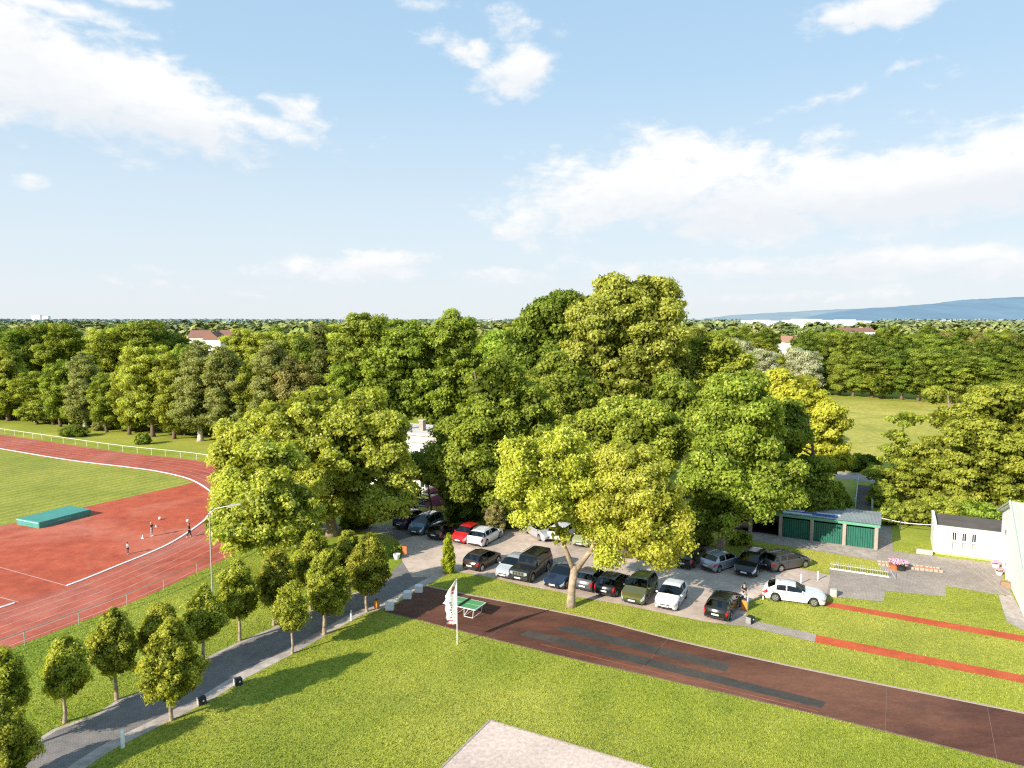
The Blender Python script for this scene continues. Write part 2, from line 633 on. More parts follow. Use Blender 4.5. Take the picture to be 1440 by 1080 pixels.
# distant woodland, aerial haze mixed into the leaf colour by distance
m, nt, out = nt_new('leaves_distant')
at = N(nt, "ShaderNodeAttribute", attribute_name="tint")
sep = N(nt, "ShaderNodeSeparateColor")
L(nt, at.outputs["Color"], sep.inputs[0])
c = ramp(nt, sep.outputs[0], [(0, (.13, .17, .025)), (.5, (.22, .25, .045)), (1, (.32, .31, .09))])
c = mixc(nt, 1.0, c, ramp(nt, sep.outputs[1], [(0, .6), (1, 1.35)]), 'MULTIPLY')
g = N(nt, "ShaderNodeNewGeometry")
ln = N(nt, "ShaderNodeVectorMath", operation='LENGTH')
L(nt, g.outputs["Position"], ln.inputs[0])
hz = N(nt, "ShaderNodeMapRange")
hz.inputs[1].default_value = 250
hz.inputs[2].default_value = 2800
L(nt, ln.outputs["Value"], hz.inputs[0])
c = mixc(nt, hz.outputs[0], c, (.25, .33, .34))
b = N(nt, "ShaderNodeBsdfDiffuse")
L(nt, c, b.inputs[0])
L(nt, b.outputs[0], out.inputs[0])
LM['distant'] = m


# ------------------------------------------------------------------ ground sheets
def sheet_w(name, pts, z, m):
    me = bpy.data.meshes.new(name)
    me.from_pydata([(p[0], p[1], z) for p in pts], [], [tuple(range(len(pts)))])
    if me.polygons[0].normal.z < 0:
        me.flip_normals()
    o = from_mesh(name, me, m)
    o["kind"] = "structure"
    return o


def sheet(name, pxs, z, m):
    return sheet_w(name, [G(*p) for p in pxs], z, m)


def smooth_line(pts, step=.8):
    P = [Vector((p[0], p[1])) for p in pts]
    P = [P[0] * 2 - P[1]] + P + [P[-1] * 2 - P[-2]]
    outp = []
    for i in range(1, len(P) - 2):
        p0, p1, p2, p3 = P[i - 1:i + 3]
        n = max(2, int((p2 - p1).length / step))
        for k in range(n):
            t = k / n
            outp.append(.5 * ((2 * p1) + (p2 - p0) * t + (2 * p0 - 5 * p1 + 4 * p2 - p3) * t * t + (3 * p1 - p0 - 3 * p2 + p3) * t ** 3))
    outp.append(P[-2])
    return outp


def offset_line(line, d):
    o = []
    for i, p in enumerate(line):
        a = line[max(0, i - 2)]
        b = line[min(len(line) - 1, i + 2)]
        t = (b - a).normalized()
        o.append(p + Vector((-t.y, t.x)) * d)
    return o


def strip(name, line, w, z, m, h=0.0, kind="structure"):
    a = offset_line(line, w / 2)
    b = offset_line(line, -w / 2)
    n = len(line)
    mb = MB()
    if h <= 0:
        mb.add([(p.x, p.y, z) for p in a] + [(p.x, p.y, z) for p in b], [(i, n + i, n + i + 1, i + 1) for i in range(n - 1)])
    else:
        vs = []
        for q, zz in ((a, z), (a, z + h), (b, z + h), (b, z)):
            vs += [(p.x, p.y, zz) for p in q]
        fs = []
        for k in range(3):
            for i in range(n - 1):
                fs.append((k * n + i, k * n + i + 1, (k + 1) * n + i + 1, (k + 1) * n + i))
        fs += [(0, n, 2 * n, 3 * n), (n - 1, 2 * n - 1, 3 * n - 1, 4 * n - 1)]
        mb.add(vs, fs)
    o = mb.build(name, m)
    if kind:
        o["kind"] = kind
    return o


S = 9000
gm = bpy.data.meshes.new('ground')
gm.from_pydata([(-S, -200, 0), (S, -200, 0), (S, 2 * S, 0), (-S, 2 * S, 0)], [], [(0, 1, 2, 3)])
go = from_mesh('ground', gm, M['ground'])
go["kind"] = "structure"

Z1, Z2, Z3, Z4, Z5 = .004, .008, .012, .016, .020

# running track
inner_px = [(0, 631), (97, 647), (180, 657), (222, 663), (264, 673), (292, 688), (301, 700), (300, 712), (293, 725), (281, 737), (236, 766), (160, 798), (94, 824), (0, 855)]
ipts = [G(*p) for p in inner_px]
d0 = (ipts[0] - ipts[1]).normalized()
d1 = (ipts[-1] - ipts[-2]).normalized()
ipts = [ipts[0] + d0 * 60, ipts[0] + d0 * 25] + ipts + [ipts[-1] + d1 * 8, ipts[-1] + d1 * 22]
inner = smooth_line(ipts)
TW = 7.75
outer = offset_line(inner, TW)
sheet_w('running_track', outer + [Vector((-170, 30)), Vector((-170, 160))], Z1, M['tartan'])
lane = outer + inner[::-1]
sheet_w('running_track', lane, Z2, M['tartan_lane'])
infield_px = [(272, 679), (128, 711), (0, 740)]
ip = [G(*p) for p in infield_px]
# the near edge of the green continues straight to the left
ie = ip[2] + (ip[2] - ip[1]).normalized() * 60
k_end = min(range(len(inner)), key=lambda i: (inner[i] - Vector((ip[0].x, ip[0].y))).length)
kcut = [p for p in inner[:k_end - 1]]
sheet_w('infield_grass', [Vector((p.x, p.y)) for p in offset_line(kcut, -.35)] + [ip[0], ip[1], ip[2], ie], Z3, M['infield'])
for k in range(1, 7):
    strip('lane_marking', offset_line(inner, k * 1.22), .058, Z3, M['white_line'])
ka = min(range(len(inner)), key=lambda i: (inner[i] - G(94, 824).xy).length)
strip('inner_kerb', inner[:ka + 1], .21, Z3, M['white_kerb'], .05)
kb = min(range(len(inner)), key=lambda i: (inner[i] - G(26, 847).xy).length)
strip('inner_kerb', inner[kb:], .21, Z3, M['white_kerb'], .05)
for a, b_ in (((0, 798), (94, 824)), ((0, 840), (26, 847)), ((190, 652), (228, 645))):
    p, q = G(*a).xy, G(*b_).xy
    if a[0] == 0:
        p = p + (p - q).normalized() * 5
    strip('lane_marking', [p + (q - p) * t / 6 for t in range(7)], .09, Z4, M['white_line'])

# access road
road_l = [(10, 1095), (55, 1038), (92, 1019), (133, 1005), (167, 983), (200, 972), (292, 924), (335, 903), (385, 882), (440, 858), (488, 838), (541, 814), (552, 803), (566, 790), (574, 782), (560, 760), (530, 748), (440, 744), (430, 738)]
road_r = [(640, 738), (700, 760), (700, 800), (655, 803), (640, 804), (624, 810), (594, 826), (547, 853), (516, 862), (494, 873), (458, 894), (402, 925), (347, 953), (303, 981), (239, 1014), (156, 1056), (100, 1095)]
rl = smooth_line([G(*p) for p in road_l], 2)
rr = [G(*p) for p in road_r]
sheet_w('access_road', rl + [p.xy for p in rr], Z1, M['road'])
rs = smooth_line([G(*p) for p in road_r[5:]], 1.5)
sh = offset_line(rs, .55)
sheet_w('road_shoulder', rs + offset_line(rs, -.85)[::-1], Z2, M['shoulder'])
ls = smooth_line([G(*p) for p in road_l[:12]], 1.5)
sheet_w('road_shoulder', ls + offset_line(ls, -.30)[::-1], Z2, M['shoulder'])

# car park
sheet('car_park', [(566, 790), (560, 760), (640, 738), (700, 745), (760, 738), (900, 750), (985, 762), (1037, 785), (1085, 790), (1153, 806), (1168, 809), (1162, 838), (1153, 842), (1074, 838), (1053, 846), (1048, 873), (1019, 878), (990, 874), (921, 860), (874, 850), (808, 839), (785, 832), (735, 823), (690, 812), (660, 807), (640, 804), (624, 810), (580, 812)], Z3, M['parking'])
sheet('paved_path', [(1040, 862), (1064, 874), (1148, 892), (1146, 903), (1048, 881), (1019, 878)], Z4, M['plaza'])
# plaza and garage apron
sheet('garage_apron', [(985, 728), (1062, 749), (1150, 762), (1234, 772), (1236, 731), (1253, 735), (1256, 775), (1311, 782), (1400, 792), (1424, 838), (1401, 836), (1330, 824), (1330, 839), (1246, 831), (1242, 846), (1162, 838), (1167, 800), (1251, 812), (1232, 789), (1180, 780), (1040, 757), (985, 748)], Z2, M['plaza'])
sheet('garage_apron', [(985, 722), (1062, 748), (1150, 761), (1234, 772), (1232, 787), (1180, 779), (1040, 756), (985, 747)], Z3, M['apron'])
sheet('concrete_path', [(1404, 837), (1423, 837), (1440, 866), (1475, 900), (1475, 905), (1416, 875)], Z3, M['shoulder'])
for off in (0, .55, 1.1):
    a, b_ = G(1353, 790).xy, G(1414, 838).xy
    nn = Vector((-(b_ - a).y, (b_ - a).x)).normalized() * off
    strip('drain_channel', [a + nn + (b_ - a) * t / 6 for t in range(7)], .10, Z3, M['shoulder'])

# brown rubber sports strip
dr_lo = [(540, 860), (584, 871), (773, 919), (892, 946), (1153, 1006), (1401, 1068), (1500, 1095)]
dr_up = [(1500, 1018), (1440, 1003), (1180, 951), (1040, 921), (940, 898), (860, 877), (773, 858), (656, 836), (599, 824)]
sheet('rubber_strip', dr_lo + dr_up, Z3, M['dark_rubber'])
up = [G(*p).xy for p in dr_up[::-1]]
strip('kerb_strip', smooth_line(up, 4), .17, Z2, M['kerb'], .03)
lo = [G(*p).xy for p in dr_lo]
strip('kerb_strip', smooth_line(lo, 4), .09, Z2, M['joint'], .012)
def rough_sheet(name, pxs, z, m, amp=.05, step=.5):
    P = [G(*q).xy for q in pxs]
    rr_ = random.Random(len(pxs) + int(pxs[0][0]))
    o_ = []
    for i in range(len(P)):
        a_, c_ = P[i], P[(i + 1) % len(P)]
        k_ = max(1, int((c_ - a_).length / step))
        for j in range(k_):
            q = a_ + (c_ - a_) * j / k_
            o_.append(q + Vector((rr_.uniform(-amp, amp), rr_.uniform(-amp, amp))))
    return sheet_w(name, o_, z, m)


rough_sheet('rubber_mat', [(730, 893), (745, 887), (800, 899), (1161, 987), (1155, 996)], Z4, M['mat_rubber'])
rough_sheet('rubber_mat', [(779, 885), (800, 880), (1028, 934), (1021, 945)], Z4, M['mat_rubber'])
for a, b_ in (((689, 895), (738, 858)), ((1245, 1028), (1247, 966)), ((1402, 1068), (1388, 992)), ((900, 944), (940, 898))):
    p, q = G(*a).xy, G(*b_).xy
    strip('joint_line', [p + (q - p) * t / 6 for t in range(7)], .028, Z4, M['joint'])
p, q = G(760, 906).xy, G(1150, 1001).xy
strip('joint_line', [p + (q - p) * t / 6 for t in range(7)], .05, Z4, M['tartan_lane'])
# runways
sheet('runway', [(1152, 851), (1162, 846), (1440, 894), (1500, 905), (1500, 914), (1440, 903)], Z2, M['runway'])
sheet('runway', [(1144, 903), (1148, 893), (1440, 950), (1500, 962), (1500, 974), (1440, 961)], Z2, M['runway'])
# gravel pitch
sheet('gravel_pitch', [(689, 1014), (615, 1085), (560, 1150), (1000, 1150), (918, 1082)], Z2, M['gravel'])
gk = [G(*p).xy for p in [(560, 1140), (615, 1085), (689, 1013), (918, 1081), (1000, 1106)]]
for i in range(3):
    a, b_ = gk[i if i < 2 else 2], gk[i + 1]
    strip('kerb_strip', [a + (b_ - a) * t / 5 for t in range(6)], .10, Z3, M['kerb'], .02)
# verges
sheet('verge_grass', [(569, 786), (541, 817), (488, 841), (385, 885), (292, 927), (200, 975), (167, 985), (92, 1022), (55, 1041), (0, 1100), (-80, 1000), (0, 912), (164, 854), (317, 785), (350, 752), (440, 748), (560, 765)], .002, M['verge'])
sheet('meadow', [(1100, 562), (1500, 570), (1560, 640), (1330, 655), (1240, 650), (1170, 660), (1080, 640)], Z1, M['meadow'])
sheet('stream_path', [(1120, 668), (1173, 663), (1250, 668), (1290, 674), (1290, 680), (1228, 679), (1173, 672), (1120, 676)], Z2, M['apron'])
# stone footway of the bridge
sheet('footbridge_approach', [(1206, 718), (1223, 721), (1253, 735), (1236, 733)], Z3, M['apron'])


# ------------------------------------------------------------------ trees
def pblob(y0, cx, cy, rx, ry, dy=0.0, rd=None):
    p = at_depth(cx, cy, y0 + dy)
    s = ((y0 + dy) * CT + (H - p.z) * ST) / F
    rxw = rx * s
    return (p.x, p.y, p.z, rxw * 1.10, (rd if rd else rxw * 1.05), ry * s * 1.08)


def crown_mesh(name, blobs, npuff, pr, nleaf, ls, seed, flat=.62, up=.35, inner=.12, low=-.6, jit=.6, layer=0.0, droop=0.0):
    rng = np.random.default_rng(seed)
    npuff = int(npuff * 1.7)
    pr = pr * .74
    nleaf = int(nleaf * 2.2)
    ls = ls * .74
    B = np.array(blobs, float)
    w = (B[:, 3] * B[:, 5]) ** 1.0
    w = w / w.sum()
    puffs = []
    tries = 0
    while len(puffs) < npuff and tries < npuff * 30:
        tries += 1
        k = rng.choice(len(B), p=w)
        d = rng.normal(size=3)
        d /= np.linalg.norm(d)
        if d[2] < low:
            continue
        r = rng.uniform(.62, 1.0) if rng.random() < .8 else rng.uniform(.2, .62)
        p = B[k, :3] + d * B[k, 3:] * (r - .10)
        q = (p - B[:, :3]) / B[:, 3:]
        q = np.sqrt((q ** 2).sum(1))
        q[k] = 9
        if (q < .55).any() and rng.random() < .85:
            continue
        if layer > 0:
            p[2] = round(p[2] / layer) * layer + rng.normal() * .1 * layer
        puffs.append((p[0], p[1], p[2], pr * rng.uniform(.45, 1.45), rng.random(), k))
    P = np.array(puffs)
    pw = P[:, 3] ** 2
    pw /= pw.sum()
    n_in = int(nleaf * inner)
    n_out = nleaf - n_in
    idx = rng.choice(len(P), size=n_out, p=pw)
    d = rng.normal(size=(n_out, 3))
    d[:, 2] = d[:, 2] + .35
    d /= np.linalg.norm(d, axis=1)[:, None]
    rad = P[idx, 3] * (rng.uniform(0, 1, n_out) ** .36) * rng.uniform(.75, 1.3, n_out)
    pos = P[idx, :3] + d * rad[:, None] * np.array([1, 1, flat])
    if droop > 0:
        hr = np.hypot(pos[:, 0] - P[idx, 0], pos[:, 1] - P[idx, 1])
        pos[:, 2] -= droop * hr ** 2 / P[idx, 3]
    bc = B[P[idx, 5].astype(int), :3]
    br = B[P[idx, 5].astype(int), 3:]
    outw = (pos - bc) / br
    outn = outw / (np.linalg.norm(outw, axis=1)[:, None] + 1e-6)
    nrm = d * .8 + outn * .5 + np.array([0, 0, up]) + rng.normal(size=(n_out, 3)) * jit
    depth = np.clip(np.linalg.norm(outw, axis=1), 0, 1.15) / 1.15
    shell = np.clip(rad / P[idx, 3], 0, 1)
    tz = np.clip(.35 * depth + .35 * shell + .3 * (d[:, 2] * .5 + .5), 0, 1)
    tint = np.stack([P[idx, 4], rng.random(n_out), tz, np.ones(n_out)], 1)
    size = ls * rng.uniform(.6, 1.35, n_out)
    # inner leaves, tinted darker to imitate shade inside the crown
    kk = rng.choice(len(B), size=n_in, p=w)
    di = rng.normal(size=(n_in, 3))
    di /= np.linalg.norm(di, axis=1)[:, None]
    pi_ = B[kk, :3] + di * B[kk, 3:] * (rng.uniform(.1, .72, n_in) ** .6)[:, None]
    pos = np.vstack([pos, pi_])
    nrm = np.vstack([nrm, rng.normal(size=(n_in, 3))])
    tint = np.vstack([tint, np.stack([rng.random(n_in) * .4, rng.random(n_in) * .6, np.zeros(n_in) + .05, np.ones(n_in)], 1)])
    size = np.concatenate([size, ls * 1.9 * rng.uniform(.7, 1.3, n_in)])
    nrm /= np.linalg.norm(nrm, axis=1)[:, None] + 1e-9
    n = len(pos)
    a = rng.normal(size=(n, 3))
    t1 = np.cross(nrm, a)
    t1 /= np.linalg.norm(t1, axis=1)[:, None] + 1e-9
    t2 = np.cross(nrm, t1)
    la = size[:, None] * .62
    lb = size[:, None] * .40
    bend = nrm * size[:, None] * .16
    v = np.empty((n, 4, 3))
    v[:, 0] = pos - t1 * la - bend
    v[:, 1] = pos + t2 * lb
    v[:, 2] = pos + t1 * la - bend
    v[:, 3] = pos - t2 * lb
    v = v.reshape(-1, 3)
    v[:, 2] = np.maximum(v[:, 2], .05)
    me = bpy.data.meshes.new(name)
    me.vertices.add(n * 4)
    me.vertices.foreach_set("co", v.astype(np.float32).ravel())
    me.loops.add(n * 4)
    me.loops.foreach_set("vertex_index", np.arange(n * 4, dtype=np.int32))
    me.polygons.add(n)
    me.polygons.foreach_set("loop_start", np.arange(0, n * 4, 4, dtype=np.int32))
    me.update(calc_edges=True)
    ca = me.color_attributes.new("tint", 'FLOAT_COLOR', 'POINT')
    ca.data.foreach_set("color", np.repeat(tint, 4, axis=0).astype(np.float32).ravel())
    return me, P


def trunk_mesh(base, P, blobs, r0, seed, fork=None, nbr=14, lean=(0, 0), fr=.45, wob=.25):
    rnd = random.Random(seed)
    mb = MB()
    base = Vector(base)
    c = Vector((sum(b[0] for b in blobs) / len(blobs), sum(b[1] for b in blobs) / len(blobs), 0))
    zt = max(b[2] + b[5] * .5 for b in blobs)
    zb = min(b[2] - b[5] for b in blobs)
    pts, rads = [], []
    n = 7
    top = Vector((c.x, c.y, zt))
    for i in range(n + 1):
        t = i / n
        p = base.lerp(top, t)
        s = t * t
        p = Vector((base.x + (top.x - base.x) * (t ** 1.5), base.y + (top.y - base.y) * (t ** 1.5), base.z + (top.z - base.z) * t))
        p += Vector((rnd.uniform(-wob, wob), rnd.uniform(-wob, wob), 0)) * (r0 * 2 if 0 < i else 0)
        pts.append(p)
        rads.append(r0 * (1 - .82 * t))
    rads[0] = r0 * 1.5
    pts.insert(1, base + Vector((0, 0, r0 * 1.6)))
    rads.insert(1, r0 * 1.05)
    if fork is None:
        mb.tube(pts, rads, 10)

        def trunk_at(z):
            for i in range(len(pts) - 1):
                if pts[i].z <= z <= pts[i + 1].z:
                    t = (z - pts[i].z) / max(1e-6, pts[i + 1].z - pts[i].z)
                    return pts[i].lerp(pts[i + 1], t), rads[i] + (rads[i + 1] - rads[i]) * t
            return pts[-1].copy(), rads[-1]
    else:
        # main stem to the fork point, then explicit limbs
        fp = Vector(fork[0])
        mb.tube([base, base + Vector((0, 0, .5)), base.lerp(fp, .55) + Vector((-.08, 0, 0)), fp, fp + Vector((0, 0, .25))], [r0 * 1.35, r0 * 1.05, r0 * .9, r0 * .95, r0 * .6], 12)
        lims = []
        for lim in fork[1]:
            lp = [fp - Vector((0, 0, .25))] + [Vector(q) for q in lim]
            lr = [r0 * .72 * (1 - .8 * i / (len(lp) - 1)) for i in range(len(lp))]
            mb.tube(lp, lr, 10)
            lims += [(lp[i].lerp(lp[i + 1], t), lr[i] + (lr[i + 1] - lr[i]) * t) for i in range(1, len(lp) - 1) for t in (0, .5)]

        def trunk_at(z, near=None):
            return min(lims, key=lambda q: (q[0] - near).length)
    order = list(range(len(P)))
    rnd.shuffle(order)
    for i in order[:nbr]:
        q = Vector(P[i][:3])
        if fork is None:
            hd = (q.xy - base.xy).length
            z0 = max(zb * .7 + base.z * .3, min(q.z - hd * rnd.uniform(.35, .8), zt * .95))
            z0 = max(z0, base.z + (zt - base.z) * .18)
            s, rr0 = trunk_at(z0)
        else:
            s, rr0 = trunk_at(0, q)
        s = s.copy()
        mid = s.lerp(q, .5) + Vector((rnd.uniform(-.3, .3), rnd.uniform(-.3, .3), -(q - s).length * .06))
        rb = min(rr0 * .7, r0 * fr)
        mb.tube([s, mid, q], [rb, rb * .6, rb * .18], 6, caps=False)
        # twigs
        for _ in range(2):
            q2 = q + Vector((rnd.gauss(0, 1), rnd.gauss(0, 1), rnd.gauss(.4, .6))) * P[i][3] * .6
            mb.tube([mid.lerp(q, rnd.uniform(.2, .8)), q2], [rb * .3, rb * .1], 5, caps=False)
    return mb


def tree(name, label, cat, base, blobs, leafm, barkm, npuff, pr, nleaf, ls, r0, seed, group=None, **kw):
    """base: world Vector; blobs in world coordinates"""
    fork = kw.pop('fork', None)
    nbr = kw.pop('nbr', 14)
    extra = kw.pop('extra', None)
    t = thing(name, label, cat, (base[0], base[1], 0), 0, group)
    bl = [(b[0] - base[0], b[1] - base[1], b[2], b[3], b[4], b[5]) for b in blobs]
    me, P = crown_mesh('crown', bl, npuff, pr, nleaf, ls, seed, **kw)
    from_mesh('crown', me, leafm, t)
    if fork:
        o = Vector((base[0], base[1], 0))
        fork = (Vector(fork[0]) - o, [[Vector(q) - o for q in lim] for lim in fork[1]])
    mb = trunk_mesh((0, 0, -.1), P, bl, r0, seed, fork, nbr)
    mb.build('trunk', barkm, t, smooth=True)
    if extra:
        bl2 = [(b[0] - base[0], b[1] - base[1], b[2], b[3], b[4], b[5]) for b in extra[0]]
        me2, P2 = crown_mesh('crown', bl2, extra[2], pr, extra[3], ls, seed + 50, **kw)
        from_mesh('crown', me2, extra[1], t)
    return t


def ptree(name, label, base_px, pb, leafm, barkm, npuff, pr, nleaf, ls, r0, seed, **kw):
    b = G(*base_px)
    blobs = [pblob(b.y, *q) for q in pb]
    return tree(name, label, 'tree', b, blobs, LM[leafm], M[barkm], npuff, pr, nleaf, ls, r0, seed, **kw)


# --- foreground plane tree in the car park
b = G(803, 853)
fk = at_depth(808, 800, b.y)
limL = [at_depth(794, 770, b.y + .2), at_depth(782, 735, b.y + .3), at_depth(765, 690, b.y + .5), at_depth(755, 640, b.y + .5)]
limR = [at_depth(830, 775, b.y - .1), at_depth(852, 735, b.y - .2), at_depth(882, 690, b.y), at_depth(905, 645, b.y + .4)]
plane_bl = [(752, 672, 47, 56, .5), (790, 650, 42, 50, 1.5), (735, 640, 26, 30, 0), (815, 690, 42, 45, 1.2), (775, 715, 32, 22, -.5), (850, 745, 20, 38, -.3), (788, 752, 14, 18, -.4), (846, 782, 9, 15, -.3), (722, 690, 18, 30, 0), (853, 785, 11, 20, -.8), (832, 742, 24, 20, .5), (745, 722, 22, 18, .3)]
plane_bl2 = [(880, 660, 44, 40, .8), (915, 700, 48, 42, 0), (905, 755, 52, 36, -1.0), (950, 752, 26, 26, -.6), (855, 715, 36, 42, -.4), (925, 785, 24, 14, -1.2)]
tree('plane_tree', 'yellow-green plane tree with pale forked trunk on the lawn in front of the parked cars', 'tree', b,
     [pblob(b.y, *q) for q in plane_bl], LM['plane'], M['bark_pale'], 130, .95, 25000, .25, .31, 11,
     fork=(fk, [limL, limR]), nbr=22, extra=([pblob(b.y, *q) for q in plane_bl2[1:]], LM['plane'], 90, 19000), flat=.8, jit=.75, inner=.06)
# the browner upper right crown of the same tree
_t = [o for o in COL.objects if o.name == 'plane_tree'][0]
bl2 = [pblob(b.y, *q) for q in [plane_bl2[0], (905, 690, 40, 30, -.6)]]
bl2 = [(q[0] - b.x, q[1] - b.y, q[2], q[3], q[4], q[5]) for q in bl2]
me2, P2 = crown_mesh('crown', bl2, 60, .9, 11000, .21, 77, jit=.55)
from_mesh('crown', me2, LM['plane_dry'], _t)

# --- big trees around the car park, front to back
ptree('maple_tree', 'broad dome of a maple with pale trunk, beside the green garages', (1013, 776),
      [(1040, 600, 60, 70, 1), (1005, 668, 46, 60, -1), (1083, 675, 42, 55, 0), (1000, 725, 36, 26, -1), (1035, 555, 40, 34, 1.5), (1050, 695, 42, 34, -1.5), (1088, 703, 20, 20, -1)],
      'maple', 'bark_pale', 230, 1.25, 66000, .33, .36, 21, nbr=18, droop=.15)
ptree('maple_tree', 'dark green tree standing in the shade right behind the broad maple dome', (1145, 742),
      [(1106, 605, 30, 46, 0), (1138, 674, 34, 36, 0), (1125, 700, 34, 30, 0), (1160, 705, 22, 22, 0)],
      'dark', 'bark', 90, 1.3, 26000, .36, .35, 22)
ptree('golden_tree', 'golden yellow tree at the edge of the meadow right of the maples', (1135, 700),
      [(1150, 595, 38, 40, 0), (1118, 560, 36, 34, 1), (1168, 640, 26, 32, 0), (1095, 538, 24, 18, 2), (1145, 635, 38, 34, 1)],
      'yellow', 'bark', 110, 1.25, 30000, .38, .35, 23, jit=.55)
ptree('lime_tree', 'fresh green rounded tree between the plane tree and the broad maple', (930, 752),
      [(905, 600, 42, 36, 0), (865, 590, 34, 28, 1), (940, 620, 30, 38, 0), (900, 650, 45, 40, 1)],
      'lime', 'bark', 110, 1.2, 30000, .34, .3, 24)
ptree('lime_tree', 'fresh green tree behind the left crown of the plane tree', (835, 745),
      [(825, 610, 40, 34, 0), (800, 640, 40, 40, 0), (850, 640, 34, 36, 0)],
      'lime', 'bark', 80, 1.2, 20000, .34, .3, 25)
ptree('oak_tree', 'dense dark oak leaning over the parked red car and the restaurant entrance', (689, 738),
      [(700, 545, 46, 44, 1), (680, 600, 48, 46, 0), (735, 590, 48, 55, 1), (668, 650, 40, 40, -1), (640, 668, 26, 44, -1), (622, 652, 20, 18, 0), (604, 664, 20, 22, 0), (638, 620, 26, 30, 0), (628, 640, 20, 30, 0), (715, 660, 48, 44, 0), (655, 690, 26, 26, 0), (700, 700, 40, 20, 0)],
      'oak', 'bark', 200, 1.3, 56000, .34, .45, 26)
ptree('oak_tree', 'dark green tree behind the oak, below the tallest crown', (790, 692),
      [(800, 560, 44, 44, 0), (775, 535, 34, 34, 0), (815, 610, 40, 44, 0), (770, 600, 40, 44, 1)],
      'oak', 'bark', 110, 1.5, 28000, .42, .45, 27)
ptree('tall_poplar', 'tallest tree in the photo, loose grey-green crown towering over the car park', (872, 655),
      [(872, 418, 36, 28, 0), (925, 428, 36, 34, 0), (850, 455, 50, 40, -1), (905, 470, 58, 46, 0), (830, 505, 46, 44, -1), (880, 530, 70, 52, 0), (940, 520, 36, 44, 1), (858, 396, 22, 14, 0), (915, 402, 28, 16, 0), (930, 570, 44, 36, 0), (820, 440, 30, 26, 0)],
      'giant', 'bark_mid', 240, 1.8, 66000, .48, .7, 28, nbr=30)
ptree('chestnut_tree', 'dark pointed tree at the left shoulder of the tallest crown', (770, 650),
      [(788, 425, 26, 18, 0), (765, 450, 34, 32, 0), (800, 460, 36, 44, 0), (742, 482, 36, 32, 0), (785, 515, 52, 46, 0), (735, 520, 40, 34, 0)],
      'dark', 'bark', 120, 1.7, 28000, .50, .5, 29)
ptree('chestnut_tree', 'rounded chestnut with layered crown, behind the restaurant chimneys', (640, 630),
      [(640, 470, 34, 30, 0), (640, 505, 42, 40, 0), (645, 550, 44, 44, 0), (620, 590, 30, 24, 0)],
      'oak', 'bark', 110, 1.6, 26000, .46, .5, 30, layer=1.6)
ptree('chestnut_tree', 'dark chestnut left of the rounded one behind the restaurant', (565, 630),
      [(575, 485, 40, 34, 0), (555, 525, 44, 40, 0), (590, 550, 40, 40, 0), (540, 570, 44, 34, 0)],
      'oak', 'bark', 110, 1.6, 26000, .50, .5, 31, layer=1.6)
ptree('chestnut_tree', 'pointed green tree at the horizon, left of the two chestnuts', (510, 622),
      [(512, 468, 30, 28, 0), (505, 505, 42, 34, 0), (515, 545, 40, 34, 0)],
      'oak', 'bark', 80, 1.6, 18000, .50, .4, 32)
ptree('chestnut_tree', 'low broad tree filling the gap between rounded chestnut and oak', (718, 640),
      [(705, 492, 30, 24, 0), (735, 500, 34, 26, 0), (715, 530, 40, 34, 0), (690, 560, 30, 40, 0)],
      'maple', 'bark', 80, 1.6, 18000, .46, .4, 33)
ptree('chestnut_tree', 'mid green tree in the gap right of the tallest crown', (1000, 650),
      [(1000, 500, 36, 32, 0), (975, 545, 34, 40, 0), (1030, 520, 28, 26, 0), (1010, 560, 44, 40, 0)],
      'ash', 'bark', 100, 1.5, 22000, .46, .4, 34)
ptree('chestnut_tree', 'small tree wedged between tallest crown and broad maple', (965, 700),
      [(965, 590, 28, 34, 0), (945, 560, 30, 30, 0), (985, 630, 26, 30, 0)],
      'oak', 'bark', 60, 1.4, 14000, .42, .3, 35)

ptree('shade_tree', 'small dark tree in front of the restaurant, between large chestnut and oak', (607, 731),
      [(600, 658, 24, 18, 0), (622, 668, 22, 22, 0), (588, 650, 14, 12, 0), (580, 690, 12, 10, -1)],
      'dark', 'bark', 50, 1.0, 9000, .30, .14, 36)

# --- the two horse chestnuts left of the car park
ptree('horse_chestnut', 'horse chestnut nearest the street lamp, slim dark trunk on the verge', (376, 806),
      [(360, 690, 50, 46, 0), (330, 735, 42, 28, -1), (400, 715, 48, 42, 0), (375, 650, 48, 34, 0), (420, 745, 26, 24, 0), (345, 760, 22, 14, 0), (398, 748, 32, 20, 0), (335, 720, 40, 30, 0)],
      'chestnut', 'bark', 130, 1.05, 36000, .32, .26, 41, droop=.25, layer=.9)
ptree('horse_chestnut', 'largest horse chestnut with a wide bright crown left of the restaurant', (467, 753),
      [(470, 600, 56, 38, 0), (505, 585, 40, 32, 0), (425, 615, 56, 36, -1), (365, 610, 46, 30, 0), (328, 640, 32, 40, 0), (535, 640, 36, 46, 0), (480, 655, 60, 46, -1), (545, 700, 30, 36, -1), (545, 605, 30, 30, 0), (562, 700, 18, 32, -1), (525, 715, 30, 22, -1), (556, 660, 24, 40, 0), (440, 700, 50, 30, 0), (345, 665, 40, 40, 0), (395, 588, 48, 26, 0), (440, 572, 46, 26, 0), (430, 712, 46, 24, -1), (505, 708, 32, 24, -1)],
      'chestnut', 'bark_mid', 260, 1.2, 76000, .34, .50, 42, droop=.25, layer=1.0, nbr=22)

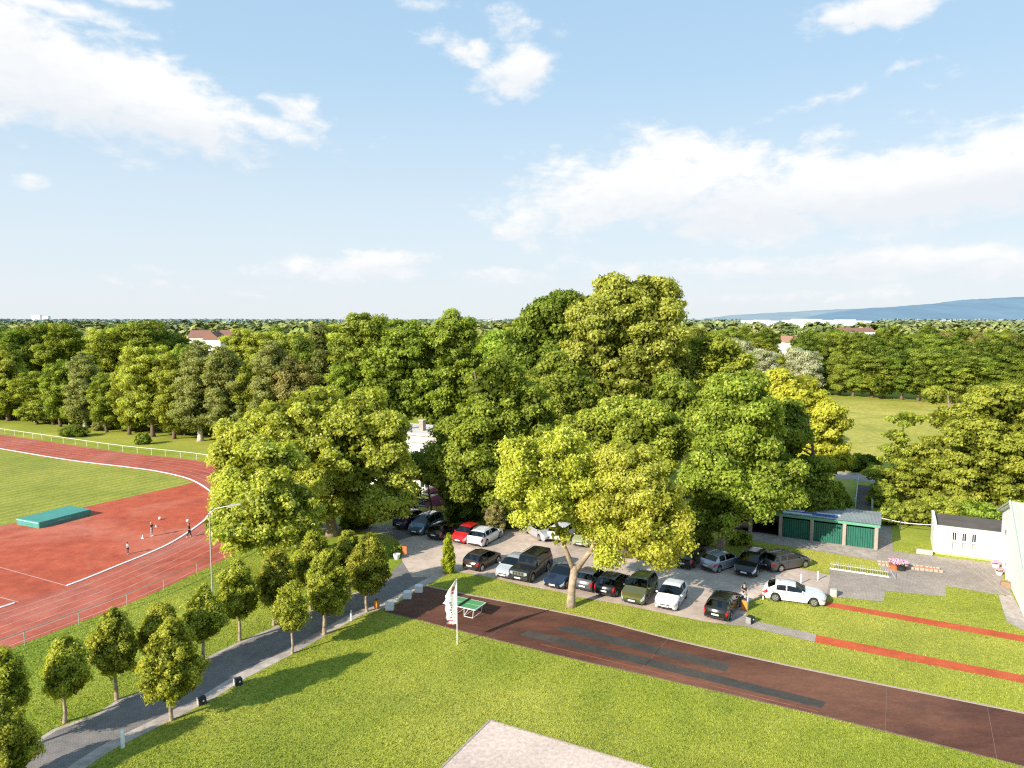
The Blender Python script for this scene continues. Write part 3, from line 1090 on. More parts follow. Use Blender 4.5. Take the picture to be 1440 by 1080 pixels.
# --- airy ash trees on the right
ptree('ash_tree', 'thin airy tree with a bare grey stem in front of the meadow', (1266, 695),
      [(1266, 640, 24, 22, 0), (1240, 668, 24, 12, 0), (1290, 655, 22, 10, 0), (1275, 590, 24, 9, 0), (1258, 612, 16, 9, 0), (1275, 680, 40, 14, 0)],
      'ash', 'bark_mid', 70, .9, 12000, .30, .18, 51, flat=.45, inner=.05, nbr=22)
ptree('ash_tree', 'light green ash with layered branches, right of the thin airy tree', (1335, 705),
      [(1330, 640, 44, 30, 0), (1345, 590, 36, 22, 0), (1300, 665, 40, 28, 0), (1350, 670, 40, 34, 0), (1320, 558, 26, 12, 3), (1300, 700, 44, 26, 0), (1345, 705, 40, 22, 0)],
      'ash', 'bark_mid', 150, 1.0, 30000, .32, .25, 52, flat=.45, inner=.06, nbr=26)
ptree('ash_tree', 'wide light green ash above the white annexe roof', (1395, 718),
      [(1400, 566, 42, 28, 0), (1372, 610, 40, 30, 0), (1415, 635, 52, 38, 0), (1368, 660, 46, 34, 0), (1440, 595, 38, 38, 0), (1395, 695, 56, 28, 0), (1350, 705, 34, 24, 0)],
      'ash', 'bark_mid', 200, 1.1, 44000, .33, .3, 53, flat=.5, inner=.08, nbr=30)
ptree('ash_tree', 'light green ash cut by the right edge, behind the green-roofed hall', (1470, 716),
      [(1460, 580, 44, 36, 0), (1465, 650, 50, 44, 0), (1440, 690, 30, 22, 0)],
      'ash', 'bark_mid', 80, 1.1, 16000, .34, .3, 54, flat=.5)

# --- avenue of small round-headed maples
AVG = 'small round-headed trees along the access road'


def rnd_s(k, a):
    return random.Random(k * 7 + 1).uniform(-a, a)


def avenue_tree(base_px, crown, seed, label, r0=.11, n=9000):
    b = G(*base_px)
    cx, cy, rx, ry = crown
    bl = [pblob(b.y, cx, cy + ry * .17, rx * .86, ry * .76), pblob(b.y, cx + rnd_s(seed, .12) * rx, cy - ry * .30, rx * .64, ry * .56), pblob(b.y, cx + rnd_s(seed + 3, .15) * rx, cy - ry * .70, rx * .34, ry * .32), pblob(b.y, cx + rnd_s(seed + 9, .5) * rx, cy + ry * .1, rx * .55, ry * .5)]
    t_ = tree('avenue_tree', label, 'tree', b, bl, LM['avenue'], M['bark_pale'], 90, .40, int(n * 1.25), .145, r0, seed, group=AVG, nbr=10, up=.25, low=-.95, jit=.5, inner=.22, flat=.9)
    t_.rotation_euler = (rnd_s(seed + 20, .045), rnd_s(seed + 31, .05), 0)
    return t_


avenue_tree((4, 1112), (2, 1048, 50, 62), 61, 'big dark crown cut by the bottom left corner of the photo', n=12000)
avenue_tree((2, 1062), (0, 968, 46, 52), 62, 'crown cut by the left edge, just above the corner tree')
avenue_tree((91, 1016), (91, 941, 33, 46), 63, 'narrow dark small tree, second whole crown left of the road')
avenue_tree((164, 984), (161, 906, 35, 50), 64, 'tall oval dark small tree with pale trunk on the left road edge')
avenue_tree((222, 956), (223, 886, 34, 38), 65, 'small tree mostly hidden behind the big round crown right of the road')
avenue_tree((286, 930), (284, 866, 31, 40), 66, 'small tree below the street lamp on the left road edge')
avenue_tree((337, 901), (335, 833, 35, 44), 67, 'small tree with two-tone crown just right of the lamp post')
avenue_tree((385, 879), (388, 814, 34, 40), 68, 'shaded small tree behind the narrow young one')
avenue_tree((437, 858), (441, 790, 37, 40), 69, 'small tree behind the double-trunked one')
avenue_tree((492, 838), (494, 780, 28, 34), 70, 'farthest left-hand small tree, close behind the last right-hand one')
avenue_tree((241, 1013), (242, 932, 49, 62), 71, 'largest round crown in the foreground, right road edge', n=12000)
avenue_tree((411, 919), (409, 856, 27, 39), 72, 'youngest thin small tree with narrow crown, right road edge', r0=.09, n=5500)
avenue_tree((456, 892), (459, 822, 38, 52), 73, 'small tree with a double trunk, right road edge', r0=.14)
avenue_tree((516, 860), (521, 796, 37, 48), 74, 'last small tree before the car park, by the orange bin')

# --- thuja column, young tree, shrubs


def cone_shrub(name, label, cat, base, hh, r, leafm, seed, n=7000, ls=.12, group=None):
    t = thing(name, label, cat, (base.x, base.y, 0), 0, group)
    bl = [(0, 0, hh * f, r * k, r * k, hh * .16) for f, k in ((.12, .85), (.28, 1), (.45, .95), (.62, .8), (.78, .6), (.9, .35))]
    me, P = crown_mesh('foliage', bl, 90, r * .35, n, ls, seed, low=-1, inner=.15, jit=.5, flat=1.3)
    from_mesh('foliage', me, LM[leafm], t)
    MB().tube([(0, 0, -.05), (0, 0, hh * .8)], [.08, .02], 8).build('stem', M['bark'], t)
    return t


cone_shrub('columnar_thuja', 'slim bright green columnar thuja at the corner of the car park', 'shrub', G(631, 805), 3.2, .62, 'thuja', 80)


def bush(label, base_px, rx, ry, leafm, seed, n=5000, ls=.2, group=None, name='shrub'):
    b = G(*base_px)
    s = b.y / F
    bl = [(0, 0, ry * s * .75, rx * s, rx * s * .8, ry * s * .95), (rx * s * .45, .2, ry * s * .5, rx * s * .6, rx * s * .6, ry * s * .7), (-rx * s * .5, -.2, ry * s * .45, rx * s * .55, rx * s * .5, ry * s * .6)]
    t = thing(name, label, 'shrub', (b.x, b.y, 0), 0, group)
    me, P = crown_mesh('foliage', bl, 50, max(.3, rx * s * .25), n, ls, seed, low=-.4)
    from_mesh('foliage', me, LM[leafm], t)
    mb = MB()
    rnd = random.Random(seed)
    for k in range(5):
        p = P[rnd.randrange(len(P))]
        mb.tube([(0, 0, -.05), (p[0] * .4, p[1] * .4, p[2] * .5), (p[0], p[1], p[2])], [.06, .04, .015], 6)
    mb.build('stem', M['bark'], t)
    return t


bush('dark low shrub on the grass bank beyond the running track', (105, 614), 20, 10, 'dark', 90)
bush('rounded shrub at the foot of the tree belt beyond the track', (201, 625), 11, 11, 'maple', 91)
bush('small grey shrub right of the rounded one beyond the track', (143, 605), 14, 8, 'greygreen', 92)
bush('bright green shrub between the chain rail and the ash trees', (1284, 738), 23, 22, 'lime', 93, 7000)
bush('yellowish shrub growing against the chain rail by the garages', (1252, 738), 18, 24, 'lime', 94, 6000)
bush('leafy shrub behind the left end of the annexe roof', (1318, 738), 34, 26, 'ash', 111, 9000, .26)
bush('leafy shrub behind the middle of the annexe roof', (1372, 742), 36, 24, 'maple', 112, 9000, .26)
bush('green shrub at the right-hand end of the footbridge', (1240, 712), 22, 24, 'ash', 113, 7000, .24)
bush('broad dark hedge shrub behind the garage roof', (1165, 722), 30, 30, 'dark', 95, 9000, .26)
bush('dark shrub left of the footbridge rail', (1125, 712), 30, 26, 'dark', 96, 9000, .26)
bush('low dark shrub at the near edge of the meadow', (1212, 662), 27, 16, 'dark', 97, 7000, .28)
bush('dark shrub behind the parked white estate car', (712, 744), 20, 26, 'oak', 98, 7000)
bush('dense dark shrub behind the red car', (655, 733), 30, 26, 'dark', 99, 9000)
bush('reddish twiggy shrub at the foot of the oak trunk', (697, 751), 16, 30, 'coppery', 100, 5000, .14)
bush('leafy shrub in the white pot by the orange board', (558, 782), 8, 12, 'oak', 101, 1800, .14)
bush('shrub at the foot of the broad maple', (1040, 765), 18, 12, 'maple', 102, 4000)
bush('shrub left of the broad maple trunk', (985, 768), 18, 14, 'oak', 103, 4000)
bush('shrubbery left of the restaurant sign', (575, 716), 14, 16, 'dark', 104, 5000)
bush('tall shrub behind the silver van under the plane tree', (760, 742), 30, 26, 'oak', 105, 7000)
bush('tall shrub behind the cars under the lime tree', (860, 752), 36, 24, 'dark', 106, 8000)
bush('dark shrub beside the open garage', (960, 752), 26, 22, 'dark', 107, 7000)
bush('shrub under the horse chestnut beside its trunk', (500, 742), 24, 14, 'dark', 108, 5000)
bush('shrub under the far side of the horse chestnut', (430, 742), 22, 12, 'dark', 109, 5000)
yb = G(627, 733)
tree('young_tree', 'slim young tree with a pale stem in front of the maroon parasols', 'tree', yb,
     [pblob(yb.y, 624, 690, 10, 14), pblob(yb.y, 630, 700, 8, 10)], LM['greygreen'], M['bark_birch'], 20, .4, 1600, .18, .07, 110, nbr=6)

# ------------------------------------------------------------------ tree belts (prototypes + copies)


def proto(name, kind, leafm, barkm, hh, r, seed, n=17000, ls=.40, npuff=80, pr=1.45, **kw):
    if kind == 'round':
        bl = [(0, 0, hh * .62, r, r, hh * .36), (r * .35, 0, hh * .45, r * .75, r * .75, hh * .26), (-r * .4, .3, hh * .5, r * .7, r * .7, hh * .28), (0, r * .3, hh * .78, r * .6, r * .6, hh * .2), (0, 0, hh * .3, r * .95, r * .95, hh * .24)]
    elif kind == 'oval':
        bl = [(0, 0, hh * .45, r * .9, r * .9, hh * .3), (0, 0, hh * .7, r * .75, r * .75, hh * .28), (r * .2, 0, hh * .28, r * .85, r * .85, hh * .24)]
    elif kind == 'low':
        bl = [(0, 0, hh * .5, r, r, hh * .46), (r * .5, .3, hh * .35, r * .7, r * .7, hh * .34), (-r * .5, -.3, hh * .35, r * .7, r * .7, hh * .34)]
    elif kind == 'cone':
        bl = [(0, 0, hh * f, r * k, r * k, hh * .10) for f, k in ((.15, 1), (.3, .85), (.45, .68), (.6, .5), (.75, .34), (.88, .18))]
    elif kind == 'multi':
        rnd = random.Random(seed)
        bl = []
        for k in range(7):
            a = k * 2.4
            bl.append((math.cos(a) * r * .55, math.sin(a) * r * .55, hh * (.35 + .5 * rnd.random()), r * .5, r * .5, hh * .2))
        bl.append((0, 0, hh * .8, r * .5, r * .5, hh * .19))
        bl.append((0, 0, hh * .3, r * .85, r * .85, hh * .24))
    t = thing(name, 'x', 'tree')
    me, P = crown_mesh('crown', bl, npuff, pr, n, ls, seed, **kw)
    from_mesh('crown', me, LM[leafm], t)
    trunk_mesh((0, 0, -.2), P, bl, .3 + hh * .008, seed, None, 10).build('trunk', M[barkm], t, smooth=True)
    return t


PR = {
    'maple': proto('broadleaf_tree', 'round', 'maple', 'bark', 20, 6, 201),
    'oak': proto('broadleaf_tree', 'multi', 'oak', 'bark', 20, 7, 202, 20000),
    'chestnut': proto('chestnut_tree', 'round', 'chestnut', 'bark', 20, 6, 203, layer=1.8),
    'dark': proto('broadleaf_tree', 'multi', 'dark', 'bark', 20, 6.5, 204, 19000),
    'grey': proto('birch_tree', 'oval', 'greygreen', 'bark_birch', 20, 4.5, 205, 19000, .34, up=.1, jit=.6, pr=1.2, npuff=90),
    'lime': proto('broadleaf_tree', 'oval', 'lime', 'bark', 20, 5.2, 206),
    'ashp': proto('ash_tree', 'multi', 'ash', 'bark_mid', 20, 6.5, 207, flat=.5),
    'willow': proto('willow_tree', 'round', 'willow', 'bark_mid', 14, 5.5, 208, 15000, .4, jit=.6),
    'spruce': proto('spruce_tree', 'cone', 'spruce', 'bark', 22, 5, 209, 17000, .36, flat=.4, droop=.3, low=-1),
    'lowb': proto('field_tree', 'low', 'oak', 'bark', 14, 5.5, 210, 16000, .42),
    'copper': proto('broadleaf_tree', 'round', 'coppery', 'bark', 18, 5, 211, 15000),
}
used = {k: False for k in PR}
DESC = {'maple': 'mid green', 'oak': 'deep green spreading', 'chestnut': 'yellow-green chestnut', 'dark': 'very dark dense', 'grey': 'grey-green feathery birch',
        'lime': 'bright lime green', 'ashp': 'light green airy', 'willow': 'silvery white willow', 'spruce': 'dark pointed spruce', 'lowb': 'low rounded', 'copper': 'brownish'}


def put(kind, x, y, sc, scz, rz, label, group, name=None):
    p = PR[kind]
    if used[kind]:
        p = copy_tree(p)
    used[kind] = True
    p.location = (x, y, 0)
    p.scale = (sc, sc, scz)
    p.rotation_euler = (0, 0, rz)
    p['label'] = label
    if group:
        p['group'] = group
    elif 'group' in p:
        del p['group']
    return p


rnd = random.Random(5)
ORD = ['first', 'second', 'third', 'fourth', 'fifth', 'sixth', 'seventh', 'eighth', 'ninth', 'tenth', 'eleventh', 'twelfth', 'thirteenth', 'fourteenth', 'fifteenth', 'sixteenth', 'seventeenth', 'eighteenth', 'nineteenth', 'twentieth', 'twenty-first', 'twenty-second']
# left belt, front row: (px, base py, kind, top py, width factor)
front = [(-22, 586, 'maple', 490, 1.1), (12, 592, 'lime', 475, 1.1), (52, 596, 'ashp', 520, .9), (85, 600, 'maple', 500, .85), (120, 604, 'grey', 488, 1.0), (150, 608, 'maple', 520, .8),
         (182, 611, 'lime', 500, .95), (215, 614, 'chestnut', 478, 1.0), (245, 617, 'lime', 490, .9), (282, 620, 'grey', 470, 1.1), (318, 622, 'grey', 478, 1.1), (350, 622, 'lime', 500, .9),
         (385, 624, 'grey', 470, 1.0), (420, 624, 'copper', 480, 1.0), (452, 622, 'spruce', 455, 1.0), (488, 626, 'maple', 500, .9)]
for i, (px, py, k, tp, wf) in enumerate(front):
    p = G(px, py)
    hh = zat(p.y, tp) / 20.0
    put(k, p.x, p.y, wf * max(.75, hh), hh * (1 if k != 'spruce' else .95), rnd.uniform(0, 6), '%s tree from left, front row beyond the running track, %s' % (ORD[i], DESC[k]), 'trees in the belt beyond the running track')
for i in range(44):
    f = i / 43
    p = G(-40 + 380 * f + random.uniform(-5, 5), 589 + 30 * f - 3)
    b_sc = random.uniform(.28, .55)
    put(random.choice(['lowb', 'lowb', 'copper', 'lime']) if False else 'lowb', p.x, p.y + random.choice([-1.5, 1.5, 4]), b_sc * 1.25, b_sc, random.uniform(0, 6), 'low undergrowth shrub between the trunks beyond the running track', 'undergrowth beyond the running track')
back = [(-30, 560, 'dark', 452, 1.2), (15, 562, 'maple', 452, 1.1), (60, 560, 'dark', 450, 1.0), (100, 562, 'oak', 452, 1.1), (150, 566, 'chestnut', 455, 1.0), (185, 566, 'oak', 449, 1.2), (225, 568, 'oak', 450, 1.2),
        (262, 572, 'maple', 478, .9), (305, 572, 'lime', 488, .8), (345, 572, 'chestnut', 455, 1.0), (375, 572, 'chestnut', 459, 1.1), (415, 572, 'chestnut', 461, 1.1), (455, 580, 'dark', 454, 1.1), (490, 580, 'chestnut', 448, 1.0), (538, 580, 'chestnut', 455, 1.0), (590, 582, 'chestnut', 450, 1.1), (675, 582, 'oak', 468, 1.1), (735, 580, 'oak', 470, 1.1)]
for i, (px, py, k, tp, wf) in enumerate(back):
    p = G(px, py)
    hh = zat(p.y, tp) / 20.0
    put(k, p.x, p.y, wf * max(.8, hh), hh, rnd.uniform(0, 6), '%s tree from left, second row behind the track, %s' % (ORD[i], DESC[k]), 'trees in the belt beyond the running track')
# middle distance behind the belt: only their tops show
for i in range(46):
    d = rnd.uniform(230, 430)
    px = rnd.uniform(-60, 760)
    if 240 < px < 345:
        continue
    k = rnd.choice(['dark', 'oak', 'maple', 'chestnut', 'lowb', 'ashp'])
    x = (px - 720) / F * d
    put(k, x, d, rnd.uniform(.9, 1.2), rnd.uniform(.82, 1.02) * (1.25 if k == 'lowb' else 1), rnd.uniform(0, 6), '%s tree top rising behind the belt on the left' % DESC[k], 'tree tops behind the left belt')

# right wood beyond the meadow
wi = 0
for row, (py0, py1, n, tp) in enumerate([(553, 577, 17, 488), (541, 556, 15, 470), (531, 540, 14, 462)]):
    for i in range(n):
        f = i / (n - 1)
        px = 1135 + 350 * f + rnd.uniform(-6, 6)
        p = G(px, py0 + (py1 - py0) * f)
        if row < 2:
            k = rnd.choice(['dark', 'oak', 'dark', 'lowb'])
        else:
            k = rnd.choice(['oak', 'copper', 'ashp', 'maple', 'dark'])
        top = tp + rnd.uniform(-6, 8) + (10 if row == 0 else 0) - (8 * f if row == 0 else 0)
        hh = zat(p.y, top) / (14.0 if k == 'lowb' else 20.0)
        put(k, p.x, p.y, .95 * rnd.uniform(.85, 1.15), hh, rnd.uniform(0, 6), ('%s tree from left, %s row of the meadow wood, %s') % (ORD[min(i, 21)], ['front', 'middle', 'rear'][row], DESC[k]), 'trees of the wood beyond the meadow')
# willows and others left of the wood
wl = [(1040, 545, 'willow', 473, 1.0, 'silvery brown willow left of the dark round tree'), (1068, 556, 'willow', 488, 1.0, 'silvery willow in the middle of the three pale ones'), (1130, 556, 'willow', 487, 1.05, 'silvery white willow at the left end of the dark wood'),
      (1098, 552, 'lime', 492, .5, 'small bright green tree between two silvery willows'), (1078, 520, 'dark', 459, .9, 'dark round tree above the silvery willows'), (1000, 560, 'ashp', 468, .8, 'light green tree right behind the tallest crown'),
      (1015, 530, 'lowb', 462, 1, 'low green tree left of the first silvery willow'), (1045, 500, 'lowb', 455, 1.1, 'rounded green tree on the skyline left of the town'), (1120, 512, 'copper', 478, .6, 'brown-green tree beside the orange roofs'), (1160, 520, 'lowb', 466, 1, 'green tree right of the orange roofs')]
for px, py, k, tp, wf, lab in wl:
    p = G(px, py)
    hh = zat(p.y, tp) / (14.0 if k in ('lowb', 'willow') else 20.0)
    put(k, p.x, p.y, wf, hh, rnd.uniform(0, 6), lab, None)
for i in range(48):
    d = rnd.uniform(260, 480)
    px = rnd.uniform(960, 1500)
    if 1085 < px < 1150 and d < 480:
        continue
    k = rnd.choice(['dark', 'oak', 'maple', 'copper', 'lowb', 'ashp', 'ashp'])
    x = (px - 720) / F * d
    hz_ = rnd.uniform(.72, .95) * (1.3 if k == 'lowb' else 1)
    put(k, x, d, rnd.uniform(.85, 1.15), hz_, rnd.uniform(0, 6), '%s tree top rising behind the dark wood on the right' % DESC[k], 'tree tops behind the right wood')


# distant woodland to the horizon: one mass
def distant_wood(name, n, seed, dmin, dmax, xr, label):
    rng = np.random.default_rng(seed)
    d = dmin * (dmax / dmin) ** rng.random(n)
    px = rng.uniform(xr[0], xr[1], n)
    x = (px - 720) / F * d
    hh = rng.uniform(11, 19, n) + np.where(d > 1500, 1.5, 0)
    town = (px > 1040) & (px < 1235) & (d > 640)
    hh = np.where(town, rng.uniform(3, 9, n), hh)
    r = rng.uniform(4, 8, n) * (1 + d / 2500)
    Q = 80
    u = rng.normal(size=(n, Q, 3))
    u[:, :, 2] = np.abs(u[:, :, 2])
    u /= np.linalg.norm(u, axis=2)[:, :, None]
    pos = np.empty((n, Q, 3))
    rz = hh * .55
    pos[:, :, 0] = x[:, None] + u[:, :, 0] * r[:, None] * rng.uniform(.8, 1.1, (n, Q))
    pos[:, :, 1] = d[:, None] + u[:, :, 1] * r[:, None] * rng.uniform(.8, 1.1, (n, Q))
    pos[:, :, 2] = (hh - rz)[:, None] + u[:, :, 2] * rz[:, None] * rng.uniform(.8, 1.08, (n, Q))
    nrm = u + rng.normal(size=u.shape) * .35 + np.array([0, 0, .3])
    nrm /= np.linalg.norm(nrm, axis=2)[:, :, None]
    pos = pos.reshape(-1, 3)
    nrm = nrm.reshape(-1, 3)
    sz = (np.repeat(r, Q) * rng.uniform(.18, .36, n * Q))[:, None]
    a = rng.normal(size=nrm.shape)
    t1 = np.cross(nrm, a)
    t1 /= np.linalg.norm(t1, axis=1)[:, None]
    t2 = np.cross(nrm, t1)
    N4 = n * Q
    v = np.stack([pos - t1 * sz, pos + t2 * sz, pos + t1 * sz, pos - t2 * sz], 1).reshape(-1, 3)
    me = bpy.data.meshes.new(name)
    me.vertices.add(N4 * 4)
    me.vertices.foreach_set("co", v.astype(np.float32).ravel())
    me.loops.add(N4 * 4)
    me.loops.foreach_set("vertex_index", np.arange(N4 * 4, dtype=np.int32))
    me.polygons.add(N4)
    me.polygons.foreach_set("loop_start", np.arange(0, N4 * 4, 4, dtype=np.int32))
    me.update(calc_edges=True)
    tint = np.zeros((n, Q, 4))
    tint[:, :, 0] = rng.random(n)[:, None]
    tint[:, :, 1] = rng.random((n, Q))
    tint[:, :, 3] = 1
    ca = me.color_attributes.new("tint", 'FLOAT_COLOR', 'POINT')
    ca.data.foreach_set("color", np.repeat(tint.reshape(-1, 4), 4, axis=0).astype(np.float32).ravel())
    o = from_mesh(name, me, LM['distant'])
    setp(o, label, 'woodland', None, 'stuff')
    return o


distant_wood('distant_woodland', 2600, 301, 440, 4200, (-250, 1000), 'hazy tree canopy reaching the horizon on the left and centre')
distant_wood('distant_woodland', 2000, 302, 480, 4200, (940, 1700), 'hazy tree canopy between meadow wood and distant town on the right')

# short grass on the lawns nearest the viewer: uncountable, one object


def in_poly(px_, py_, poly):
    ins = np.zeros(len(px_), bool)
    n = len(poly)
    j = n - 1
    for i in range(n):
        xi, yi = poly[i][0], poly[i][1]
        xj, yj = poly[j][0], poly[j][1]
        cond = ((yi > py_) != (yj > py_)) & (px_ < (xj - xi) * (py_ - yi) / (yj - yi + 1e-12) + xi)
        ins ^= cond
        j = i
    return ins


def grass_stuff(n, seed):
    rng = np.random.default_rng(seed)
    y = 32 + 34 * rng.random(n) ** 1.15
    x = y * rng.uniform(-.80, .80, n)
    keep = np.ones(n, bool)
    solid = [o_ for o_ in COL.objects if o_.type == 'MESH' and o_.name.split('.')[0] in ('running_track', 'access_road', 'road_shoulder', 'car_park', 'paved_path', 'garage_apron', 'concrete_path', 'rubber_strip', 'runway', 'gravel_pitch')]
    jx, jy = rng.normal(size=n) * .05, rng.normal(size=n) * .05
    for o_ in solid:
        me_ = o_.data
        if len(me_.polygons) > 1:
            continue
        keep &= ~in_poly(x + jx, y + jy, [v_.co for v_ in me_.vertices])
    # the shoulder strips are many-sided: test against their road outline instead
    keep &= ~in_poly(x + jx, y + jy, [q for q in rs] + [q for q in offset_line(rs, -.85)[::-1]])
    x, y = x[keep], y[keep]
    n = len(x)
    h_ = rng.uniform(.03, .085, n)
    w_ = rng.uniform(.012, .03, n)
    a_ = rng.uniform(0, PI, n)
    lx_, ly_ = rng.normal(size=n) * .03, rng.normal(size=n) * .03
    v = np.zeros((n, 3, 3))
    v[:, 0, 0], v[:, 0, 1] = x - np.cos(a_) * w_, y - np.sin(a_) * w_
    v[:, 1, 0], v[:, 1, 1] = x + np.cos(a_) * w_, y + np.sin(a_) * w_
    v[:, 2, 0], v[:, 2, 1], v[:, 2, 2] = x + lx_, y + ly_, h_
    me = bpy.data.meshes.new('grass')
    me.vertices.add(n * 3)
    me.vertices.foreach_set("co", v.astype(np.float32).ravel())
    me.loops.add(n * 3)
    me.loops.foreach_set("vertex_index", np.arange(n * 3, dtype=np.int32))
    me.polygons.add(n)
    me.polygons.foreach_set("loop_start", np.arange(0, n * 3, 3, dtype=np.int32))
    me.update(calc_edges=True)
    o_ = from_mesh('grass', me, M['ground'])
    setp(o_, 'short mown grass blades covering the lawns nearest the viewer', 'grass', None, 'stuff')


grass_stuff(420000, 77)

# ------------------------------------------------------------------ hills


def hill(name, prof, d, m, depth=900):
    """prof: (px, py) silhouette at distance d"""
    pts = []
    for i in range(len(prof) - 1):
        (x0, y0), (x1, y1) = prof[i], prof[i + 1]
        n = max(2, int((x1 - x0) / 6))
        for k in range(n):
            t = k / n
            pts.append((x0 + (x1 - x0) * t, y0 + (y1 - y0) * t + random.uniform(-.35, .35)))
    pts.append(prof[-1])
    vs, fs = [], []
    rows = 7
    n = len(pts)
    for r in range(rows):
        f = r / (rows - 1)
        for i, (px, py) in enumerate(pts):
            dd = d - depth * (1 - f)
            z = zat(d, py)
            x = (px - 720) / F * d
            hgt = max(0, z) * math.sin(f * PI / 2) ** 1.2
            hgt *= 1 + (.10 * math.sin(px * .07 + r * 1.3) + .06 * math.sin(px * .19 + r * 2.1)) * (1 - f)
            vs.append((x, dd + 60 * math.sin(px * .05 + r), hgt if r else -5))
    for r in range(rows - 1):
        for i in range(n - 1):
            fs.append((r * n + i, r * n + i + 1, (r + 1) * n + i + 1, (r + 1) * n + i))
    me = bpy.data.meshes.new(name)
    me.from_pydata(vs, [], fs)
    o = from_mesh(name, me, m, smooth=True)
    o["kind"] = "structure"
    return o


def haze_hill_mat(name, c1, c2):  # blue-grey base colours paint aerial haze onto the hills
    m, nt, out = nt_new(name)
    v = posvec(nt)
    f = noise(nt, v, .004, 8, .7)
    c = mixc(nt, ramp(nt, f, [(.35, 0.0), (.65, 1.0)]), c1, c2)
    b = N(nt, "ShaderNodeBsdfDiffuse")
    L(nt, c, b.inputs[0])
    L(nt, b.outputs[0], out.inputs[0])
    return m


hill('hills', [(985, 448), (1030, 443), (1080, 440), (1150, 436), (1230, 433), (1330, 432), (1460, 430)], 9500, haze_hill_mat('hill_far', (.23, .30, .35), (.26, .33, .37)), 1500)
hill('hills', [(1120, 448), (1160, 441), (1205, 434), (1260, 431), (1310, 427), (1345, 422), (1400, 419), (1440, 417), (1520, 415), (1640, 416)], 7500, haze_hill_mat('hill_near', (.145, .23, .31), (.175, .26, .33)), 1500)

# ------------------------------------------------------------------ distant buildings


def house(name, label, cat, c, w, d, h, rz, wall, roof, rh=2.5, flat=False, group=None, windows=True):
    t = thing(name, label, cat, c, rz, group)
    MB().box((0, 0, h / 2), (w, d, h)).build('wall', wall, t)
    if flat:
        MB().box((0, 0, h + .2), (w + .4, d + .4, .4)).build('roof', roof, t)
    else:
        o = .4
        vs = [(-w / 2 - o, -d / 2 - o, h - .1), (w / 2 + o, -d / 2 - o, h - .1), (w / 2 + o, d / 2 + o, h - .1), (-w / 2 - o, d / 2 + o, h - .1), (-w / 2 - o, 0, h + rh), (w / 2 + o, 0, h + rh)]
        MB().add(vs, [(0, 1, 5, 4), (2, 3, 4, 5), (0, 4, 3), (1, 2, 5), (0, 3, 2, 1)]).build('roof', roof, t)
    if windows:
        nst = max(1, int(h / 3))
        nw = max(2, int(w / 4))
        for s in range(nst):
            mb = MB()
            for i in range(nw):
                mb.box((-w / 2 + w * (i + .5) / nw, -d / 2 - .04, 1.7 + s * 3), (1.3, .1, 1.3))
            mb.build('window_row', M['sign_dark'], t)
    return t


roofo = simple('roof_orange', (.40, .21, .14), .9)
townw = simple('town_wall', (.72, .74, .76), .8)
townr = simple('town_roof', (.62, .62, .64), .8)
rnd = random.Random(9)
TG = 'pale buildings of the distant town below the hills'
for i in range(26):
    px = 1050 + 170 * (i + rnd.uniform(-.4, .4)) / 26
    d = rnd.uniform(1250, 2300)
    w, hh = rnd.uniform(18, 60), rnd.uniform(7, 15)
    house('town_building', 'pale flat-roofed block of the distant town at the foot of the hills', 'building', ((px - 720) / F * d, d, rnd.uniform(0, 2)), w, 20, hh + 3.5, rnd.uniform(-.3, .3), townw, townr, flat=True, group=TG)
for lab, px, d, w, hh in (('long white warehouse far right below the blue hill', 1318, 1500, 42, 17), ('white tower blocks on the far left skyline, right one', 68, 2600, 22, 30), ('white tower block on the far left skyline, leftmost', 55, 2600, 30, 34), ('pale slab building on the skyline left of centre', 700, 1900, 30, 19), ('pale low building on the skyline beside the oak tops', 688, 1700, 26, 17)):
    house('town_building', lab, 'building', ((px - 720) / F * d, d, 0), w, 15, hh, 0, townw, townr, flat=True)
house('house', 'white gabled house with red side roofs among the trees on the left horizon', 'house', ((304 - 720) / F * 330, 330, 0), 6.5, 8.5, 12.0, R(80), M['wall_white'], M['red_tile'], 3.4)
house('house', 'red-roofed house left of the white gabled one on the horizon', 'house', ((284 - 720) / F * 380, 380, 0), 10, 9, 11.8, R(5), M['wall_cream'], M['red_tile'], 3.5)
house('house', 'small red-roofed house right of the white gabled one on the horizon', 'house', ((322 - 720) / F * 400, 400, 0), 8, 9, 12.0, R(10), M['wall_cream'], M['red_tile'], 3.2)
for lab, px, d, w in (('orange-roofed house, left of the pair above the silvery willows', 1111, 400, 11), ('orange-roofed house, right of the pair above the silvery willows', 1130, 420, 11), ('long brown-roofed house right of the orange-roofed pair', 1200, 470, 24)):
    house('house', lab, 'house', ((px - 720) / F * d, d, 0), w, 9, 8.5 if px < 1150 else 13.0, R(8), M['wall_white'], roofo if px < 1150 else M['red_tile'], 3.4 if px < 1150 else 2.5)

# ------------------------------------------------------------------ near buildings
# garages
o = G(1234, 773)
gar = thing('garage_row', 'row of green-doored garages with a corrugated flat roof behind the car park', 'garages', (o.x, o.y, 0), UA)
BW, GH, GD = 2.86, 2.15, 5.2
nb = 6
GL = BW * nb
MB().box((-GL / 2, GD - .1, GH / 2), (GL, .2, GH)).box((-.08, GD / 2 + .1, GH / 2), (.16, GD - .5, GH)).box((-GL + .08, GD / 2, GH / 2), (.16, GD - .5, GH)).build('wall', M['pillar'], gar)
for i in range(nb + 1):
    x = -i * BW
    x = min(-.15, max(-GL + .15, x))
    MB().bbox((x, .0, GH / 2), (.32, .36, GH), .03).build('pillar', M['pillar'], gar)
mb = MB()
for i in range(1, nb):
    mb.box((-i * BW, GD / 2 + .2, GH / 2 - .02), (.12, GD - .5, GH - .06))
mb.build('partition', M['dark_hole'], gar)
